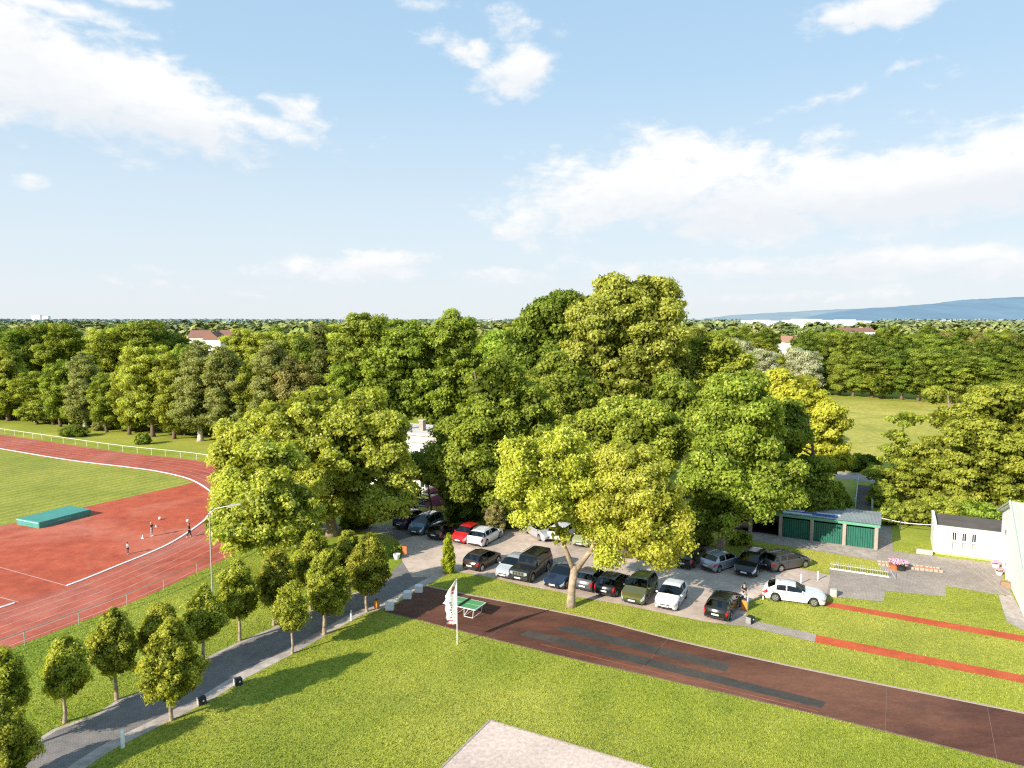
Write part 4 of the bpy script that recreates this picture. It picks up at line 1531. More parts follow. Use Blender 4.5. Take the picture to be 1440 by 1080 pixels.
MB().box((-GL / 2, GD / 2 + .2, .03), (GL - .4, GD - .4, .05)).build('floor_slab', M['dark_hole'], gar)
for i in (0, 1, 2, 5):
    cx = -(i + .5) * BW
    if i == 0:
        cx -= .06
    mb = MB()
    n = 12
    w = BW - .38
    for k in range(n):
        mb.box((cx - w / 2 + w * (k + .5) / n, .06 + (.03 if k % 2 else 0), GH / 2 - .12), (w / n * .86, .05, GH - .28))
    dd = mb.build('garage_door', M['door_green'], gar)
    MB().box((cx + .1, .02, .95), (.14, .05, .05)).build('handle', M['steel_dark'], dd)
MB().box((-GL / 2, -.16, GH + .09), (GL + .3, .05, .26)).build('fascia', M['fascia_green'], gar)
mb = MB()
# corrugated roof: ridges run front to back, sloping slightly to the back
nr = 150
vs = []
for i in range(nr * 2 + 1):
    x = .2 - (GL + .4) * i / (nr * 2)
    zz = GH + .26 + (.035 if i % 2 else -.01)
    vs += [(x, -.2, zz), (x, GD + .25, zz - .16)]
fs = [(2 * i, 2 * i + 1, 2 * i + 3, 2 * i + 2) for i in range(nr * 2)]
mb.add(vs, fs)
mb.build('roof', M['corrugated'], gar)
MB().box((-GL / 2, GD / 2, GH + .06), (GL, GD, .1)).build('roof_deck', M['pillar'], gar)
# things lying on the roof


def on_roof(name, label, cat, x, y, size, rz, m, group=None):
    p = o + U * x + V * y
    t = MB().bbox((0, 0, size[2] / 2), size, .04).build(name, m)
    t.location = (p.x, p.y, GH + .30 - .03 * y)
    t.rotation_euler = (0, 0, UA + rz)
    setp(t, label, cat, group)
    return t


on_roof('plastic_sheet', 'blue sheet lying at the right on the garage roof', 'sheet', -5.2, .9, (3.4, .55, .05), R(1), M['blue_sheet'])
on_roof('plastic_sheet', 'long white plank at the front edge of the garage roof', 'plank', -8.8, .35, (6.0, .5, .06), R(0), M['pale_sheet'])
on_roof('plastic_sheet', 'short white panel lying beside the blue sheet on the garage roof', 'panel', -4.4, 1.5, (2.2, .35, .08), R(2), M['pale_sheet'])
on_roof('plastic_sheet', 'wide white panel in the middle of the garage roof', 'panel', -8.2, 1.6, (3.2, .7, .07), R(-1), M['pale_sheet'])
on_roof('plastic_sheet', 'blue strip behind the long white plank on the garage roof', 'sheet', -11.8, 1.1, (4.5, .35, .05), R(0), M['blue_sheet'])
p = o + U * -8.6 + V * 3.2
tr = thing('roof_rack', 'low white metal trestle standing on the garage roof', 'trestle', (p.x, p.y, GH + .20), UA)
mb = MB()
for x in (-1, 1):
    mb.tube([(x, -.3, 0), (x, -.3, .75)], .035, 6)
    mb.tube([(x, .3, 0), (x, .3, .75)], .035, 6)
mb.tube([(-1, -.3, .75), (1, -.3, .75), (1, .3, .75), (-1, .3, .75), (-1, -.3, .75)], .035, 6)
mb.build('frame', M['galv'], tr)
MB().box((0, 0, .42), (1.9, .5, .05)).build('shelf', M['pale_sheet'], tr)

# annexe
o2 = G(1312, 778)
ann = thing('annexe', 'low white flat-roofed annexe with three slit windows beside the hall', 'building', (o2.x, o2.y, 0), UA)
AL, AD, AH = 6.6, 4.6, 2.6
mb = MB()
wx = [1.6, 2.35, 3.1]
# front wall built around the window openings
xs = [0] + [q for w in wx for q in (w - .15, w + .15)] + [AL]
for i in range(0, len(xs) - 1, 2):
    mb.box(((xs[i] + xs[i + 1]) / 2, .12, AH / 2), (xs[i + 1] - xs[i], .24, AH))
for w in wx:
    mb.box((w, .12, .24), (.3, .24, .48))
    mb.box((w, .12, 1.40), (.3, .24, .12))
    mb.box((w, .12, AH - .2), (.3, .24, .4))
mb.box((.12, AD / 2 + .12, AH / 2), (.24, AD - .24, AH))
mb.box((AL / 2, AD - .12 + .24, AH / 2), (AL, .24, AH))
mb.build('wall', M['wall_white'], ann)
for w in wx:
    f = MB().box((w, .17, 1.83), (.30, .04, .74)).build('window', M['glass'], ann)
    MB().box((w, .145, 1.83), (.03, .03, .74)).build('frame', M['white_paint'], f)
    f = MB().box((w, .17, .91), (.30, .04, .86)).build('window', M['corrugated'], ann)
MB().box((AL / 2 + .005, -.012, .09), (AL, .03, .18)).build('plinth', M['green_plinth'], ann)
MB().box((AL / 2, AD / 2 + .15, AH + .03), (AL - .1, AD - .1, .06)).build('roof', M['roof_grey'], ann)
MB().box((AL / 2 + .1, -.04, AH + .04), (AL - .1, .12, .14)).build('roof_trim', M['trim_green'], ann)
MB().box((.06, AD / 2 + .1, AH + .16), (.22, AD + .1, .32)).build('parapet', M['wall_white'], ann)
# hall
o3 = G(1440, 868)
hall = thing('sports_hall', 'white hall with green metal gable roof at the right edge', 'building', (o3.x, o3.y, 0), UA)
HL = 24
Yr, Yb = 6.9, 13.4
Zn, Zr, Zb = 3.5, 6.75, 4.5
prof = [(0, 0), (Yb, 0), (Yb, Zb), (Yr, Zr), (0, Zn)]
vs = [(0, y, z) for y, z in prof] + [(HL, y, z) for y, z in prof]
fs = [(0, 1, 2, 3, 4), (5, 6, 7, 8, 9), (0, 1, 6, 5), (1, 2, 7, 6), (2, 3, 8, 7), (3, 4, 9, 8), (4, 0, 5, 9)]
MB().add(vs, fs).build('wall', M['wall_white'], hall)
mb = MB()
nr = 48
for (y0, z0, y1, z1) in ((-.25, Zn - .06, Yr, Zr + .08), (Yb + .2, Zb + .02, Yr, Zr + .08)):
    vs, fs = [], []
    for i in range(nr * 2 + 1):
        x = -.3 + (HL + .3) * i / (nr * 2)
        b_ = .05 if i % 4 == 1 else 0
        vs += [(x, y0, z0 + .06 + b_), (x, y1, z1 + .06 + b_), (x, y0, z0 - .06), (x, y1, z1 - .06)]
    for i in range(nr * 2):
        a = 4 * i
        fs += [(a, a + 4, a + 5, a + 1), (a + 2, a + 3, a + 7, a + 6), (a, a + 2, a + 6, a + 4)]
    fs += [(0, 1, 3, 2)]
    mb.add(vs, fs)
mb.build('roof', M['roof_green'], hall)
mb = MB()
mb.tube([(-.36, -.3, Zn + .02), (-.36, Yr, Zr + .20), (-.36, Yb + .25, Zb + .12)], .09, 4)
mb.build('verge_trim', M['trim_green'], hall)
mb = MB()
mb.tube([(-.36, -.3, Zn - .02), (HL, -.3, Zn - .02)], .09, 6)
mb.build('gutter', M['trim_green'], hall)
MB().tube([(-.08, 8.4, 0), (-.08, 8.4, 5.6)], .05, 8).build('downpipe', M['white_paint'], hall)
f = MB().box((-.03, 9.3, 1.25), (.08, .95, 2.1)).build('door', M['white_paint'], hall)
MB().box((-.09, 8.95, 1.15), (.05, .05, .18)).build('handle', M['steel_dark'], f)
mb = MB().box((-.03, 10.6, 3.4), (.08, .5, .35))
mb.build('lamp', M['grey_box'], hall)

# restaurant behind the trees
o4 = G(655, 704)
res = thing('restaurant', 'pale two-storey flat-roofed building with two chimneys behind the chestnuts', 'building', (o4.x, o4.y, 0), UA)
RW, RD, RH = 24, 6, zat(o4.y + 4, 609)
MB().box((-RW * .10, RD / 2, RH / 2), (RW, RD, RH)).build('wall', M['wall_white'], res)
MB().box((-RW * .10, RD / 2, RH - .55), (RW + .5, RD + .5, .9)).build('upper_band', M['wall_cream'], res)  # projecting cream band; its darker tone stands for shade under the roof
MB().box((-RW * .10, RD / 2, RH + .02), (RW + .9, RD + .9, .22)).build('roof', M['wall_cream'], res)
rp = Vector((o4.x, o4.y, 0))
for px in (564, 594):
    q = at_depth(px, 600, o4.y + 3.5 + (655 - px) * .03)
    lx, ly = (Vector((q.x, q.y, 0)) - rp).dot(U), (Vector((q.x, q.y, 0)) - rp).dot(V)
    ly = max(1.0, min(RD - 1, ly))
    ch = MB().box((lx, ly, RH + .75), (.62, .62, 1.3)).build('chimney', M['pillar'], res)
    MB().box((lx, ly, RH + 1.44), (.78, .78, .1)).build('chimney_cap', M['concrete'], ch)
for s in range(2):
    for i in range(7):
        x = -RW * .1 - RW / 2 + 1.9 + i * 3.35
        w = MB().box((x, -.03, 1.7 + 3.3 * s), (1.3, .1, 1.5)).build('window', M['glass'], res)
        mb = MB()
        for dx in (-.68, 0, .68):
            mb.box((x + dx, -.09, 1.7 + 3.3 * s), (.07, .05, 1.5))
        mb.box((x, -.09, .92 + 3.3 * s), (1.5, .1, .08))
        mb.build('frame', M['white_paint'], w)


def parasol(label, px, py_top, y, r, m, z=None):
    q = at_depth(px, py_top, y)
    t = thing('parasol', label, 'parasol', (q.x, q.y, 0), R(20))
    n = 8
    vs = [(0, 0, q.z)]
    for k in range(n):
        a = 2 * PI * k / n
        vs.append((r * .5 * math.cos(a), r * .5 * math.sin(a), q.z - r * .20))
    for k in range(n):
        a = 2 * PI * k / n
        vs.append((r * math.cos(a), r * math.sin(a), q.z - r * .46))
    fs = []
    for k in range(n):
        kk = (k + 1) % n
        fs += [(0, 1 + k, 1 + kk), (1 + k, 1 + n + k, 1 + n + kk, 1 + kk)]
    MB().add(vs, fs).build('canopy', m, t)
    MB().tube([(0, 0, 0), (0, 0, q.z - .03)], .035, 8).build('pole', M['wood'], t)
    MB().bbox((0, 0, .06), (.6, .6, .12), .04).build('base', M['concrete'], t)
    return t


parasol('wide maroon parasol just behind the parked cars, right of the dark sign', 614, 696, 77.5, 1.75, M['maroon'])
parasol('smaller pinkish maroon parasol, behind and above the wide one', 613, 684, 80.5, 1.35, M['maroon'])
parasol('orange parasol partly hidden by the large horse chestnut', 585, 667, 82.0, 1.1, M['terracotta'])
q = at_depth(594, 707, 77.0)
sg = thing('restaurant_sign', 'dark sign board with pale lettering left of the maroon parasol', 'sign', (q.x, q.y, 0), R(-18))
MB().bbox((0, 0, q.z), (1.55, .08, .95), .02).build('board', M['sign_dark'], sg)
mb = MB()
for i, x in enumerate((-.42, -.16, .12, .36)):
    mb.box((x, -.06, q.z + .18), (.05, .02, .34), rot=Matrix.Rotation(R(-22 if i == 0 else 0), 3, 'Y'))
    mb.box((x + .1, -.06, q.z + (.33 if i > 1 else .18)), (.16, .02, .05), rot=Matrix.Rotation(R(45 if i == 1 else 0), 3, 'Y'))
mb.box((0, -.06, q.z - .3), (1.35, .02, .14))
mb.build('lettering', M['white_paint'], sg)
for s in (-.6, .6):
    MB().tube([(s, .06, 0), (s, .06, q.z - .4)], .04, 8).build('post', M['steel_dark'], sg)

# footbridge
a, b_ = G(1214, 720), G(1216.5, 684)
bl = (b_ - a).length
br = thing('footbridge', 'narrow footbridge with teal railings behind the garages', 'bridge', (a.x, a.y, 0), math.atan2((b_ - a).y, (b_ - a).x))
mb = MB()
np_ = 40
for i in range(np_):
    mb.box((bl * (i + .5) / np_, 0, .10), (bl / np_ - .02, 1.55, .06))
mb.build('deck', M['roof_grey'], br)
for s in (-1, 1):
    mb = MB()
    for i in range(7):
        x = bl * i / 6
        mb.box((x, s * .80, .62), (.07, .07, 1.15))
    mb.tube([(-.4, s * .84, .6), (0, s * .80, 1.2), (bl, s * .80, 1.2)], .055, 6)
    mb.tube([(0, s * .80, .75), (bl, s * .80, .75)], .03, 6)
    mb.tube([(0, s * .80, .35), (bl, s * .80, .35)], .03, 6)
    mb.build('railing', M['teal_metal'], br)
    MB().bbox((0, s * .86, .75), (.24, .20, 1.5), .03).build('gate_post', M['concrete'], br)
MB().box((bl - 1, -.86, 1.6), (.07, .07, 3.0)).build('lamp_post', M['teal_metal'], br)

# chain rail between garages and annexe
t = thing('handrail', 'pale sagging handrail between the garages and the annexe', 'railing', (0, 0, 0))
A, B = G(1238, 742), G(1309, 752)
pts = []
for i in range(13):
    f = i / 12
    p = A.lerp(B, f)
    pts.append((p.x, p.y, 1.02 - .16 * math.sin(PI * f)))
MB().tube(pts, .04, 6).build('rail', M['white_paint'], t)
for f in (0, .4, 1):
    p = A.lerp(B, f)
    MB().tube([(p.x, p.y, -.05), (p.x, p.y, 1.05)], .045, 8).build('post', M['steel_dark'], t)
t = thing('garden_wall', 'low stone wall stub left of the annexe', 'wall', (0, 0, 0))
p = G(1300, 779)
MB().bbox((p.x, p.y, .2), (1.3, .4, .4), .04, UA).build('stones', M['concrete'], t)

# bicycle rack
A, B = G(1167, 800), G(1250, 812)
bd = (B - A)
t = thing('bicycle_rack', 'long white bicycle rack at the edge of the paved yard', 'bicycle rack', (A.x, A.y, 0), math.atan2(bd.y, bd.x))
ln_ = bd.length
nh = 24
for i in range(nh):
    x = ln_ * (i + .5) / nh
    mb = MB()
    mb.tube([(x, -.12, .03), (x, -.12, .62), (x, -.06, .72), (x, .06, .72), (x, .12, .62), (x, .12, .03)], .015, 6)
    mb.build('hoop', M['galv'], t)
MB().tube([(0, -.12, .05), (ln_, -.12, .05)], .03, 6).tube([(0, .12, .05), (ln_, .12, .05)], .03, 6).tube([(0, 0, .45), (ln_, 0, .45)], .018, 6).build('base_rail', M['white_paint'], t)
for s in (-.12, .12):
    MB().tube([(ln_, s, .05), (ln_ + .5, s * 3, .05), (ln_ + .1, s, .62)], .02, 6).build('end_brace', M['galv'], t)

# flower bed in the yard
t = thing('flower_bed', 'narrow sandy bed edged with stones in the middle of the yard', 'flower bed', (0, 0, 0))
A, B = G(1234, 793), G(1319, 803)
dv = (B - A).normalized()
nv = Vector((-dv.y, dv.x, 0))
MB().prism([tuple((A - nv * .3).xy), tuple((B - nv * .3).xy), tuple((B + nv * .35).xy), tuple((A + nv * .35).xy)], .02, .10).build('soil', M['sand'], t)
rnd = random.Random(3)
ll = (B - A).length
for sd in (-.36, .41):
    mb = MB()
    x = 0
    while x < ll:
        w = rnd.uniform(.22, .4)
        p = A + dv * (x + w / 2) + nv * (sd + rnd.uniform(-.03, .03))
        mb.bbox((p.x, p.y, .1), (w * .92, .16, rnd.uniform(.18, .26)), .04, UA + rnd.uniform(-.1, .1))
        x += w
    mb.build('edging', M['kerb'], t)
mb = MB()
for i in range(34):
    p = A + dv * rnd.uniform(1.2, ll) + nv * rnd.uniform(-.25, .3)
    r_ = rnd.uniform(.05, .13)
    mb.ball((p.x, p.y, .12), (r_, r_, r_ * .7), 6)
mb.build('pebbles', M['terracotta'], t)


def flower_tub(label, px, py, r, seed, tubm, n=700):
    p = G(px, py)
    t = thing('flower_tub', label, 'flower tub', (p.x, p.y, 0))
    MB().lathe([(r * .62, 0), (r * .8, r * .5), (r * .92, r * .9), (r * .98, r * .95), (r * .8, r * .92)], 16).build('tub', tubm, t, smooth=40)
    me, P = crown_mesh('flowers', [(0, 0, r * 1.35, r * 1.05, r * .9, r * .6), (r * .5, -.1, r * 1.2, r * .6, r * .6, r * .5)], 22, r * .35, n, .10, seed, low=-.2)
    from_mesh('flowers', me, M['pink'], t)
    me, P = crown_mesh('leaves', [(0, 0, r * 1.2, r * .95, r * .8, r * .5)], 16, r * .3, n // 2, .11, seed + 1, low=-.3)
    from_mesh('leaves', me, LM['dark'], t)
    return t


flower_tub('left pink flower tub on the sandy bed in the yard', 1258, 800, .50, 400, M['terracotta'])
flower_tub('right pink flower tub on the sandy bed in the yard', 1267, 802, .50, 402, M['black_box'])
flower_tub('small tub of pale pink flowers against the hall wall', 1400, 798, .35, 404, M['white_paint'], 400)
flower_tub('second small pale flower tub along the hall wall, nearer the concrete path', 1405, 808, .32, 406, M['white_paint'], 400)
t = MB().bbox((0, 0, .18), (.7, .45, .36), .05).build('planter_box', M['wood'])
p = G(1414, 824)
t.location = p
t.rotation_euler = (0, 0, UA)
setp(t, 'low brown wooden box at the foot of the hall wall', 'planter box')

# stone block and bollards


def block(name, label, cat, px, py, size, m, rz=UA, group=None):
    p = G(px, py)
    t = MB().bbox((0, 0, size[2] / 2), size, min(size) * .08).build(name, m)
    t.location = (p.x, p.y, 0)
    t.rotation_euler = (0, 0, rz)
    return setp(t, label, cat, group)


block('stone_block', 'pale stone block at the corner of the yard near the white hatchback', 'stone block', 1172, 838, (.5, .5, .55), M['concrete'])
block('white_cube', 'leftmost of the three white blocks at the end of the brown rubber strip', 'block', 548, 857, (.62, .5, .52), M['white_paint'], UA + .5, 'white blocks at the end of the rubber strip')
block('white_cube', 'middle one of the three white blocks at the end of the brown rubber strip', 'block', 573, 841, (.62, .5, .55), M['white_paint'], UA + .5, 'white blocks at the end of the rubber strip')
block('white_cube', 'farthest of the three white blocks at the end of the brown rubber strip', 'block', 589, 832, (.62, .5, .55), M['white_paint'], UA + .5, 'white blocks at the end of the rubber strip')


def bollard(label, px, py, h, r=.055, m='white_paint', bands=False, group=None, rz=0):
    p = G(px, py)
    t = thing('bollard', label, 'bollard', (p.x, p.y, 0), 0, group)
    MB().lathe([(r, -.03), (r, h - r), (r * .7, h - r * .3), (r * .2, h)], 12).build('post', M[m], t, smooth=40)
    if bands:
        for z in (h * .35, h * .7):
            MB().lathe([(r + .004, z), (r + .004, z + .12)], 12).build('band', M['red_paint'], t)
    return t


t = bollard('stout white stone bollard beside the road in the bottom left', 173, 1051, .95, .10)
bollard('thin white post by the right road edge, near the double-trunked small tree', 494, 873, .80, .06)
bollard('left one of the two white posts right of the grey estate car', 1126, 821, .85, .05)
bollard('right one of the two white posts right of the grey estate car', 1150, 816, .80, .05)
bollard('red and white banded post behind the white hatchback', 1073, 843, .85, .05, bands=True)
bollard('white post next to the orange bin at the car park corner', 1051, 859, 1.1, .045)


def bin_(label, px, py, w, d, h, m, rz=UA):
    p = G(px, py)
    t = thing('waste_bin', label, 'bin', (p.x, p.y, 0), rz)
    MB().bbox((0, 0, .08 + h / 2), (w, d, h), .03).build('body', m, t)
    MB().bbox((0, 0, .1 + h), (w * .9, d * .9, .05), .02).build('rim', M['steel_dark'], t)
    mb = MB()
    for sx in (-1, 1):
        mb.tube([(sx * (w / 2 + .02), 0, 0), (sx * (w / 2 + .02), 0, h + .1)], .02, 6)
    mb.build('stand', M['galv'], t)
    return t


bin_('yellow-orange waste bin in front of the man in black', 1047, 858, .42, .34, .70, M['orange'])
bin_('orange-brown bin at the end of the avenue, left of the white blocks', 530, 856, .32, .3, .62, M['orange'])
bin_('small orange bin glimpsed behind the small avenue trees', 405, 775, .5, .4, .6, M['orange'])
p = G(569, 783)
t = thing('notice_board', 'small orange board on a post at the car park entrance', 'board', (p.x, p.y, 0), R(-12))
MB().bbox((0, 0, .62), (.42, .05, .7), .01).build('panel', M['terracotta'], t)
MB().tube([(0, .04, 0), (0, .04, .3)], .03, 6).build('post', M['galv'], t)
p = G(558, 786)
t = thing('plant_pot', 'white plant pot beside the orange board', 'pot', (p.x, p.y, 0))
MB().lathe([(.22, 0), (.3, .3), (.33, .48), (.28, .48), (.26, .3)], 14).build('pot', M['white_paint'], t, smooth=40)
p = G(1003, 757)
t = thing('garden_table', 'white garden table in the shade left of the open garages', 'table', (p.x + 2.0, p.y, 0), UA)
MB().bbox((0, 0, .72), (1.6, .8, .05), .01).build('tabletop', M['white_paint'], t)
for sx in (-.7, .7):
    for sy in (-.32, .32):
        MB().tube([(sx, sy, 0), (sx, sy, .70)], .025, 6).build('leg', M['white_paint'], t)


def light_box(label, px, py, s, pale=True):
    p = G(px, py)
    t = thing('floodlight_box', label, 'light box', (p.x, p.y, 0), R(38), 'low square boxes along the road and car park')
    MB().bbox((0, 0, s / 2), (s, s * .9, s), .03).build('housing', M['black_box'], t)
    MB().box((-s / 2 - .006, 0, s / 2), (.02, s * .8, s * .9)).build('side_plate', M['grey_box'] if not pale else M['concrete'], t)
    MB().lathe([(s * .12, -.01), (s * .12, .01)], 12, (s * .1, -s * .45 - .01, s * .62), 'Y').build('lens', M['white_paint'], t)
    return t


light_box('black box with a pale side on the lawn edge below the largest round crown', 284, 990, .42)
light_box('black box with a pale side on the lawn edge further up the road', 335, 963, .42)
light_box('grey box on the paved path corner by the black estate car', 1055, 876, .50, False)

# street lamp
p = G(299, 840)
hh = zat(p.y, 719)
t = thing('street_lamp', 'tall curved street lamp between the road and the running track', 'street lamp', (p.x, p.y, 0))
MB().tube([(0, 0, -.05), (0, 0, 2.5), (0, 0, hh - .5), (.12, 0, hh - .1), (.5, 0, hh + .22), (1.5, 0, hh + .42)], [.065, .06, .05, .042, .036, .03], 10).build('pole', M['galv'], t, smooth=40)
MB().box((1.95, 0, hh + .5), (1.05, .26, .12), rot=Matrix.Rotation(R(-10), 3, 'Y')).build('lamp_head', M['galv'], t)
MB().box((1.97, 0, hh + .43), (.8, .2, .03), rot=Matrix.Rotation(R(-10), 3, 'Y')).build('diffuser', M['white_paint'], t)

# beach flag
p = G(643, 906)
t = thing('beach_flag', 'tall white beach flag with small prints on the lawn by the table tennis table', 'flag', (p.x, p.y, 0))
fh = zat(p.y, 814)
MB().tube([(0, 0, -.05), (0, 0, 1.2), (0, 0, fh)], [.035, .03, .018], 8).build('pole', M['white_paint'], t, smooth=40)
z0 = zat(p.y, 877)
shp = [(0, .06), (.10, .30), (.2, .55), (.32, .72), (.45, .80), (.6, .80), (.75, .75), (.9, .68), (1, .66)]
vs, fs = [], []
nx, nz = 10, 36


def flag_w(f):
    for i in range(len(shp) - 1):
        if shp[i][0] <= f <= shp[i + 1][0]:
            q = (f - shp[i][0]) / (shp[i + 1][0] - shp[i][0])
            return shp[i][1] + (shp[i + 1][1] - shp[i][1]) * q
    return shp[-1][1]


def flag_pt(f, g):
    w = flag_w(f) + .04 * math.sin(f * 40) * (f > .3)
    x = -.03 - g * w * .92
    y = -.30 * g * w + .10 * math.sin(g * 5.5 + f * 4) * g
    z = fh - .03 - f * (fh - .03 - z0) - g * .06 * math.sin(f * 9)
    return (x, y, z)


for i in range(nz + 1):
    for j in range(nx + 1):
        vs.append(flag_pt(i / nz, j / nx))
for i in range(nz):
    for j in range(nx):
        a = i * (nx + 1) + j
        fs.append((a, a + 1, a + nx + 2, a + nx + 1))
fl = MB().add(vs, fs).build('cloth', M['flag_cloth'], t, smooth=True)


def flag_patch(name, f0, f1, g0, g1, m):
    vs, fs = [], []
    n = 6
    for i in range(n + 1):
        for j in range(n + 1):
            q = flag_pt(f0 + (f1 - f0) * i / n, g0 + (g1 - g0) * j / n)
            vs.append((q[0], q[1] - .012, q[2]))
    for i in range(n):
        for j in range(n):
            a = i * (n + 1) + j
            fs.append((a, a + 1, a + n + 2, a + n + 1))
    return MB().add(vs, fs).build(name, m, fl)


flag_patch('print', .15, .24, .22, .55, M['print_red'])
flag_patch('print', .26, .31, .30, .50, M['print_red'])
for k in range(7):
    flag_patch('print', .50 + k * .052, .53 + k * .052, .42, .62 - .06 * (k % 3), M['print_green'])
flag_patch('hem', .89, .92, .40, 1.0, M['print_red'])
flag_patch('hem', .975, 1.0, .45, 1.0, M['print_red'])

# table tennis table
c1, c2 = G(682.5, 847.5, .76), G(669, 857.5, .76)
ce = (c1 + c2) / 2 - U * 1.37
t = thing('table_tennis_table', 'green table tennis table with white frame on the brown rubber strip', 'table tennis table', (ce.x, ce.y, 0), UA)
MB().box((0, 0, .745), (2.74, 1.525, .03)).build('tabletop', M['tt_green'], t)
mb = MB()
mb.box((0, .755, .762), (2.74, .03, .004)).box((0, -.755, .762), (2.74, .03, .004)).box((0, 0, .762), (2.68, .02, .003))
mb.box((-1.355, 0, .762), (.03, 1.48, .004)).box((1.355, 0, .762), (.03, 1.48, .004))
mb.box((0, .767, .73), (2.76, .012, .06)).box((0, -.767, .73), (2.76, .012, .06)).box((1.376, 0, .73), (.012, 1.53, .06)).box((-1.376, 0, .73), (.012, 1.53, .06))
mb.build('border', M['white_paint'], t)
MB().box((0, 0, .835), (.015, 1.7, .15)).build('net', M['steel_dark'], t)
for sx in (-1, 1):
    mb = MB()
    x0, x1 = sx * .35, sx * 1.15
    for sy in (-.62, .62):
        mb.tube([(x0, sy, .72), (x0, sy, .04), (x1 - sx * .08, sy, .04), (x1, sy, .72)], .026, 6)
        mb.tube([(x0, sy, .1), (x0 + sx * .4, sy, .68)], .018, 6)
    mb.tube([(x1 - sx * .08, -.62, .04), (x1 - sx * .08, .62, .04)], .026, 6)
    mb.tube([(x0, -.62, .04), (x0, .62, .04)], .026, 6)
    mb.build('leg_frame', M['white_paint'], t)

# high jump mat
A, B, C_ = G(55, 743.5), G(129, 724), G(23, 737.5)
ex = (B - A).normalized()
ey = Vector((-ex.y, ex.x, 0))
lx, ly = (B - A).length, max(2.6, abs((C_ - A).dot(ey)))
t = thing('high_jump_mat', 'large green landing mat on the red sports surface', 'landing mat', (A.x, A.y, 0), math.atan2(ex.y, ex.x))
MB().bbox((lx / 2, ly / 2, .30), (lx, ly, .58), .05).build('mat_body', M['mat_green'], t)
MB().bbox((lx / 2, ly / 2, .61), (lx - .06, ly - .06, .05), .04).build('top_cover', M['mat_green'], t)
mb = MB()
rnd = random.Random(8)
for k in range(8):
    x = lx * .35 + k * .17
    mb.box((x, -.008, .36), (.03, .012, .17))
    mb.box((x + .07, -.008, .36 + rnd.choice([-.07, 0, .07])), (.09, .012, .03))
    if k % 2:
        mb.box((x + .10, -.008, .36), (.03, .012, .17))
mb.build('lettering', M['mat_pale'], t)
MB().box((-.012, ly / 2, .55), (.02, ly - .1, .08)).build('edge_band', M['mat_pale'], t)

# track railings


def railing(label, line, i0, i1, h, step, m, group):
    t = thing('track_railing', label, 'railing', (line[i0].x, line[i0].y, 0), 0, group)
    o_ = line[i0]
    seg = line[i0:i1]
    acc = step
    pts = []
    prev = None
    k = 0
    for q in seg:
        if prev is not None:
            acc += (q - prev).length
        if acc >= step:
            acc = 0
            v = q - o_
            MB().tube([(v.x, v.y, -.05), (v.x, v.y, h)], .035, 6).build('post', M[m], t)
        prev = q
        pts.append((q.x - o_.x, q.y - o_.y, h))
    MB().tube(pts[::2] + [pts[-1]], .032, 6).build('rail', M[m], t)
    return t


fence = offset_line(inner, 8.15)
# split at the bend so each run is a railing of its own
km = max(range(len(fence)), key=lambda i: fence[i].x)
railing('white railing along the far side of the running track', fence, 10, km - 8, 1.0, 2.9, 'white_paint', None)
railing('white railing along the near side of the running track', fence, km - 8, len(fence) - 4, 1.0, 2.9, 'galv', None)
# wooden fence glimpsed under the left belt
t = thing('paling_fence', 'weathered paling fence under the trees on the far left', 'fence', (0, 0, 0))
A, B = G(-40, 585), G(110, 599)
for i in range(14):
    p = A.lerp(B, i / 13)
    MB().box((p.x, p.y, .8), (.14, .14, 1.7)).build('post', M['bark_birch'], t)
MB().box(((A.x + B.x) / 2, (A.y + B.y) / 2, 1.2), ((B - A).length, .05, .12), math.atan2((B - A).y, (B - A).x)).build('rail', M['bark_birch'], t)
# post fence at the far side of the meadow
t = thing('field_fence', 'pale wire fence along the far edge of the meadow', 'fence', (0, 0, 0))
A, B = G(1160, 566), G(1400, 578)
for i in range(22):
    p = A.lerp(B, i / 21)
    MB().box((p.x, p.y, .6), (.06, .06, 1.1)).build('post', M['wood'], t)
MB().tube([(A.x, A.y, 1.15), (B.x, B.y, 1.05)], .018, 5).build('rail', M['bark_mid'], t)


# ------------------------------------------------------------------ cars
def interp(tab, s):
    if s <= tab[0][0]:
        return tab[0][1]
    for i in range(len(tab) - 1):
        if tab[i][0] <= s <= tab[i + 1][0]:
            t = (s - tab[i][0]) / max(1e-9, tab[i + 1][0] - tab[i][0])
            return tab[i][1] + (tab[i + 1][1] - tab[i][1]) * t
    return tab[-1][1]


SPEC = {
    #        L    W    H   hood cowl roof0 roof1 gend deck wb   fo   r   belt tumble
    'hatch': (4.05, 1.74, 1.46, .80, .98, 1.80, 3.30, 3.88, .96, 2.52, .80, .31, .88, .30),
    'compact': (4.42, 1.78, 1.40, .77, 1.38, 2.18, 3.55, 4.20, .96, 2.72, .84, .33, .88, .30),
    'mini': (3.65, 1.66, 1.50, .82, .80, 1.50, 3.00, 3.50, .98, 2.40, .68, .29, .90, .26),
    'estate': (4.65, 1.80, 1.46, .80, 1.15, 2.05, 3.95, 4.48, .98, 2.72, .90, .32, .90, .30),
    'suv': (4.45, 1.86, 1.64, .92, 1.05, 1.75, 3.80, 4.28, 1.08, 2.65, .88, .35, 1.00, .26),
    'mpv': (4.50, 1.80, 1.66, .88, .85, 1.85, 3.90, 4.36, 1.05, 2.70, .86, .32, .96, .26),
    'coupe': (4.30, 1.84, 1.33, .74, 1.25, 2.10, 2.85, 3.75, .88, 2.58, .88, .33, .82, .36),
    'jeep': (4.78, 1.90, 1.86, 1.12, 1.45, 1.85, 4.45, 4.66, 1.15, 2.95, .80, .40, 1.15, .12),
}


